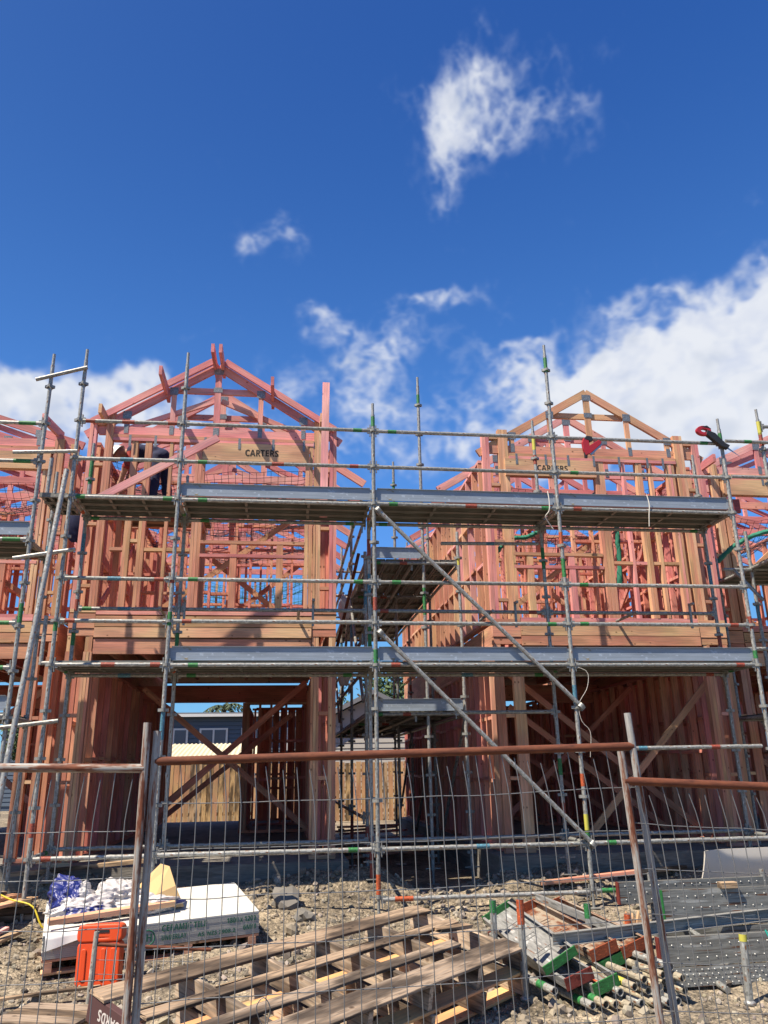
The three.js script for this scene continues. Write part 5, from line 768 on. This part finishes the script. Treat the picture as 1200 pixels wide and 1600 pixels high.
{
  const ends = [[1.258, -0.085, 2.85, 'g'], [1.348, -0.075, 2.88, 'g'], [1.436, -0.085, 2.85, 'g'], [1.5, -0.02, 2.80], [1.548, -0.10, 2.86], [1.60, 0.02, 2.84, 'y'], [1.643, -0.095, 2.84], [1.72, -0.02, 2.80], [1.75, -0.095, 2.83], [1.846, -0.09, 2.86], [1.82, 0.0, 2.8], [1.69, 0.06, 2.82], [1.93, 0.125, 2.78], [2.01, -0.03, 2.80], [1.985, 0.06, 2.84, 'y'], [0.99, 0.01, 2.80, 'g'], [1.42, -0.01, 2.74, 'o'], [1.87, 0.07, 2.76], [1.95, -0.1, 2.8]];
  const labs = (i, c) => [c === 'g' ? 'tube with a green band in the scaffold tube pile at lower right' : c === 'y' ? 'tube with a yellow band in the scaffold tube pile at lower right' : c === 'o' ? 'tube with an orange band in the scaffold tube pile at lower right' : i % 3 ? 'plain cream coloured tube in the scaffold tube pile at lower right' : 'plain grey tube in the scaffold tube pile at lower right', 'scaffold tubes piled at lower right'];
  const CRM = M(0.62, 0.55, 0.42, 0.7, 0, { map: galvT });
  ends.forEach(([x, y, z, c], i) => {
    const L = Math.round(rr(1.25, 1.5) * 10) / 10, d = V(0.30 + rr(-0.05, 0.05), -0.05, 1).normalize(), t = thing('scaffold_tube', labs(i, c)[0], 'scaffold tube', [0, 0, 0], labs(i, c)[1]);
    const yy = Math.max(y, groundY(x, z) + 0.03), B = [x, yy, z], A = [x - d.x * L, yy - d.y * L, z - d.z * L]; orient(t, A, B);
    mesh('tube', pipeGeo(L, 0.0285, 0.0225), i % 3 ? CRM : GALV[2], t); if (c) mesh('paint_band', (() => { const g = new THREE.CylinderGeometry(0.0297, 0.0297, 0.09, 16, 1, true); g.rotateZ(Math.PI / 2); return g; })(), BANDS[c], t, [L / 2 - 0.16, 0, 0]); else if (i % 2) mesh('wedge_end', endGeo, GALV[1], t, [L / 2 - 0.09, 0.03, 0]);
  });
}
// pressed steel planks stacked on edge at the right
function edgePlank(label, x0, x1, y0, y1, z, rows, mEnd, tilt = 0) {
  const t = thing('steel_plank', label, 'steel plank', [x0, y0, z], 'steel planks stacked at the right'); t.rotation.x = tilt; const L = x1 - x0, H = y1 - y0; t.rotation.y = 0.04;
  const P = [at(new THREE.BoxGeometry(L, H, 0.004), L / 2, H / 2, 0), at(new THREE.BoxGeometry(L, 0.004, 0.05), L / 2, H, -0.025), at(new THREE.BoxGeometry(L, 0.004, 0.05), L / 2, 0.002, -0.025)];
  mesh('face', mergeGeometries(P), M(0.42, 0.43, 0.415, 0.5, 0.3, { map: galvT }), t);
  const D = []; const dg = new THREE.CylinderGeometry(0.0045, 0.0085, 0.006, 8); dg.rotateX(Math.PI / 2); const sp = rows > 3 ? 0.055 : 0.085; for (let r = 0; r < rows; r++) for (let x = 0.06 + (r % 2) * sp / 2; x < L - 0.03; x += sp) D.push(at(dg, x, H * (r + 0.6) / (rows + 0.2), 0.004));
  mesh('dimples', mergeGeometries(D), M(0.46, 0.47, 0.46, 0.4, 0.4), t).userData.kind = 'stuff'; mesh('end_cap', boxG(0.01, H + 0.006, 0.06), mEnd, t, [-0.006, H / 2, -0.026]);
}
edgePlank('lowest steel plank of the stack at the right, closely dimpled', 1.97, 4.4, -0.085, 0.05, 2.50, 4, TG, -0.1);
edgePlank('dimpled steel plank above the lowest one at the right', 2.0, 4.4, 0.055, 0.265, 2.47, 2, TRD);
edgePlank('dimpled steel plank near the top of the stack at the right', 2.34, 4.7, 0.235, 0.53, 1.9, 3, TG, -0.05);
edgePlank('dimpled steel plank low in the middle of the stack at the right', 2.3, 4.6, 0.0, 0.228, 1.96, 2, TRD);
edgePlank('rearmost steel plank of the stack with a red end', 2.10, 4.5, 0.37, 0.555, 1.5, 3, TRD);
for (const [x, k] of [[2.45, 0], [3.6, 1]]) { const t = thing('stillage_frame', k ? 'steel rack frame carrying the planks on the right, farther one' : 'steel rack frame carrying the planks on the right, nearer one', 'rack', [x, 0, 0]); tube(t, 'base_bar', [0, groundY(x, 2.6) + 0.03, 2.62], [0, 0.03, 1.35], 0.025, GALV[1]); tube(t, 'upright', [0, 0.0, 1.42], [0, 0.62, 1.42], 0.025, GALV[1]); tube(t, 'shelf_bar', [0, 0.21, 2.40], [0, 0.335, 1.42], 0.02, GALV[1]); tube(t, 'prop', [0, 0.0, 2.36], [0, 0.22, 2.36], 0.022, GALV[1]); }
tag(mesh('timber_block', stick(0.16, 0.05, 0.08, 0.003, 1), AGED[2], null, [2.98, 0.555, 1.87]), 'small wooden block on the upper edge of the steel planks', 'block');
// standing tubes with painted tops
for (const [x, z, top, c, l, l2] of [[0.815, 1.75, 0.485, 'g', 0.10, 'standing tube with a green top just beside the pallet stack'], [0.85, 2.5, 0.595, 'o', 0.18, 'standing tube with a bright orange top in front of the tray pile'], [1.68, 1.75, 0.43, 'g', 0.12, 'standing tube with a green top behind the tray pile'], [1.905, 2.1, 0.39, 'o', 0.16, 'standing tube with an orange top beside the pointed pegs'], [2.49, 2.85, 0.345, 'y', 0.05, 'leaning grey tube with a yellow green top before the steel planks']]) {
  const t = thing('standing_tube', l2, 'tube post', [x, groundY(x, z), z]); const H = top - groundY(x, z); if (c === 'y') t.rotation.z = -0.04;
  const b = mesh('tube', pipeGeo(Math.round(H * 100) / 100, 0.0285, 0.024), GALV[0], t, [0, H / 2, 0]); b.rotation.z = Math.PI / 2;
  mesh('painted_top', at(new THREE.CylinderGeometry(0.0297, 0.0297, l, 16, 1, true), 0, H - l / 2, 0), BANDS[c], t); mesh('foot', cached('foot', () => { const g = new THREE.SphereGeometry(0.045, 12, 8); g.scale(1, 0.6, 1); return g; }), SIL, t, [0, 0.01, 0]);
}
for (const [x, h, w] of [[1.935, 0.42, 0.05], [1.99, 0.40, 0.045], [2.045, 0.41, 0.05], [2.08, 0.38, 0.04]]) {
  const g = new THREE.ExtrudeGeometry(new THREE.Shape([[-w / 2, 0], [w / 2, 0], [w / 2, h - 0.02], [0.003, h + 0.06], [-w / 2, h - 0.03]].map(p => new THREE.Vector2(...p))), { depth: 0.03, bevelEnabled: true, bevelSize: 0.002, bevelThickness: 0.002, bevelSegments: 1 }); tag(mesh('timber_peg', g, pick(TAN), null, [x, groundY(x, 2.0), 1.98]), 'pointed pale timber peg standing among the scaffold parts', 'timber peg', 'pointed pegs in the scaffold pile');
}
// curled white board against the right slab
{
  const pos = [], uv = [], idx = [], n = 48, m = 8, P = (i, j, o) => { const s = i / n, x = 3.76 + s * 2.4 + (1 - j / m) * 0.0, y = 0.17 + (j / m) * (0.45 + 0.02 * s), curl = 0.30 * Math.exp(-s * 14), lean = 0.14 * (j / m); return [x + (1 - j / m) * -0.0 + 0.10 * (j / m) * Math.exp(-s * 10), y - 0.05 * Math.exp(-s * 20) * (1 - j / m), -0.58 + curl + lean + 0.04 * Math.sin(j / m * 3.1) - o]; };
  for (const o of [0, 0.014]) for (let i = 0; i <= n; i++) for (let j = 0; j <= m; j++) { pos.push(...P(i, j, o)); uv.push(i / n * 2, j / m); }
  const K = (n + 1) * (m + 1), q = (a, b, c, d) => idx.push(a, b, c, c, b, d); for (let i = 0; i < n; i++) for (let j = 0; j < m; j++) { const a = i * (m + 1) + j; q(a, a + m + 1, a + 1, a + m + 2); q(K + a, K + a + 1, K + a + m + 1, K + a + m + 2); }
  for (let i = 0; i < n; i++) { const a = i * (m + 1) + m; q(a, a + m + 1, K + a, K + a + m + 1); const b = i * (m + 1); q(b, K + b, b + m + 1, K + b + m + 1); } for (let j = 0; j < m; j++) { q(j, j + 1, K + j, K + j + 1); const a = n * (m + 1) + j; q(a, K + a, a + 1, K + a + 1); }
  const g0 = new THREE.BufferGeometry(); g0.setAttribute('position', new THREE.Float32BufferAttribute(pos, 3)); g0.setAttribute('uv', new THREE.Float32BufferAttribute(uv, 2)); g0.setIndex(idx); const g = toCreasedNormals(g0, 0.7);
  tag(mesh('wrapped_board', g, M(0.74, 0.72, 0.68, 0.45, 0, { side: THREE.DoubleSide })), 'long white sheet with a curled end leaning on the right hand slab', 'sheet');
}
tag(mesh('binding_strap', ropeG([[2.72, 0.36, 2.82], [2.76, 0.2, 2.86], [2.72, 0.05, 2.9], [2.62, -0.1, 2.92], [2.6, -0.14, 2.93]], 0.007, 30), M(0.02, 0.42, 0.33, 0.5)), 'teal strap hanging down at the lower right', 'strap');

// ------------------------------------------------------------------ temporary fence in front
function wireG(pts, r = 0.0021) { return new THREE.TubeGeometry(new THREE.CatmullRomCurve3(pts.map(p => V(...p)), false, 'catmullrom', 0.3), pts.length * 2, r, 5, false); }
function fencePanel(label, c) {
  const t = thing('fence_panel', label, 'fence panel', [0, 0, 0], 'temporary mesh fence panels'); const { xl, xr, yl, yr, z } = c, zx = x => mix(z[0], z[1], (x - xl) / (xr - xl)), top = x => mix(yl, yr, (x - xl) / (xr - xl)), bot = -0.16;
  const lx = (x, y) => x + mix(c.lean[0], c.lean[1], (x - xl) / (xr - xl)) * (1.66 - y);
  tube(t, 'top_rail', [xl, yl, z[0]], [xr, yr, z[1]], 0.0175, c.rail, 16); tube(t, 'bottom_rail', [lx(xl, bot), bot, z[0]], [lx(xr, bot), bot, z[1]], 0.0185, c.rail, 14);
  for (const [x, zt, m] of [[xl, c.tops[0], c.post[0]], [xr, c.tops[1], c.post[1]]]) { const p = mesh('post', pipeGeo(Math.round(dist([x, zt, 0], [lx(x, -0.24), -0.24, 0]) * 100) / 100, 0.0158, 0.013), m, t); orient(p, [lx(x, zt), zt, zx(x)], [lx(x, -0.24), -0.24, zx(x)]); }
  const W = xr - xl, nv = Math.round(W / 0.0605), q = rng(c.seed), rows = []; for (let y = c.row0; y > bot + 0.03; y -= 0.176) rows.push(y + (q() - 0.5) * 0.006);
  for (let i = 1; i < nv; i++) {
    const x = xl + W * i / nv + (q() - 0.5) * 0.006, k = (q() - 0.5) * 0.014, tb = c.topBend * (0.6 + 0.8 * q()), pts = [[lx(x, top(x)) + tb, top(x) - (c.short && q() < 0.5 ? 0.03 + q() * 0.03 : 0), zx(x) + 0.001]];
    for (const y of rows) pts.push([lx(x, y) + k * q() + (q() < 0.06 ? (q() - 0.5) * 0.03 : 0), y, zx(x) + 0.003 + (q() - 0.5) * 0.006]); pts.push([lx(x, bot), bot, zx(x)]);
    mesh('wire', wireG(pts), WIRE, t);
  }
  rows.forEach((y, j) => { const pts = []; const n = 26; for (let i = 0; i <= n; i++) { const x = mix(xl, xr, i / n); pts.push([lx(x, y), y + (top(x) - yl) * 0.9 + 0.012 * (fbm(i * 0.35 + j * 7 + c.seed, j, 2) - 0.5) - 0.008 * Math.sin(i / n * 3.14), zx(x) - 0.0025]); } mesh('wire', wireG(pts), WIRE, t); });
  return t;
}
const fB = fencePanel('temporary mesh fence panel with a fully rusted top rail, the middle one', { xl: -1.59, xr: 0.50, yl: 1.645, yr: 1.681, z: [5.75, 5.74], tops: [1.765, 1.825], lean: [-0.004, 0.052], post: [RUST[1], RUST[1]], rail: RUST[0], row0: 1.475, topBend: -0.014, seed: 5, short: true });
const fA = fencePanel('temporary mesh fence panel at the left, its top rail partly bare metal', { xl: -3.75, xr: -1.628, yl: 1.66, yr: 1.618, z: [5.85, 5.775], tops: [1.78, 1.80], lean: [-0.10, 0.004], post: [RUST[1], RUST[2]], rail: RUST[2], row0: 1.42, topBend: 0.012, seed: 11, short: true });
const fC = fencePanel('temporary mesh fence panel at the right, hanging lower than the middle one', { xl: 0.415, xr: 2.55, yl: 1.535, yr: 1.42, z: [5.80, 5.86], tops: [1.66, 1.6], lean: [0.045, 0.06], post: [RUST[2], RUST[1]], rail: RUST[0], row0: 1.36, topBend: -0.02, seed: 17, short: true });
tag(mesh('tie_wire', ropeG([[-1.10, 0.66, 5.77], [-1.13, 0.70, 5.78], [-1.14, 0.75, 5.79], [-1.115, 0.775, 5.79], [-1.09, 0.74, 5.785], [-1.10, 0.68, 5.775], [-1.12, 0.62, 5.77]], 0.0022, 40), WIRE), 'loop of thin wire twisted onto the middle fence panel', 'wire');

renderer.render(scene, camera);
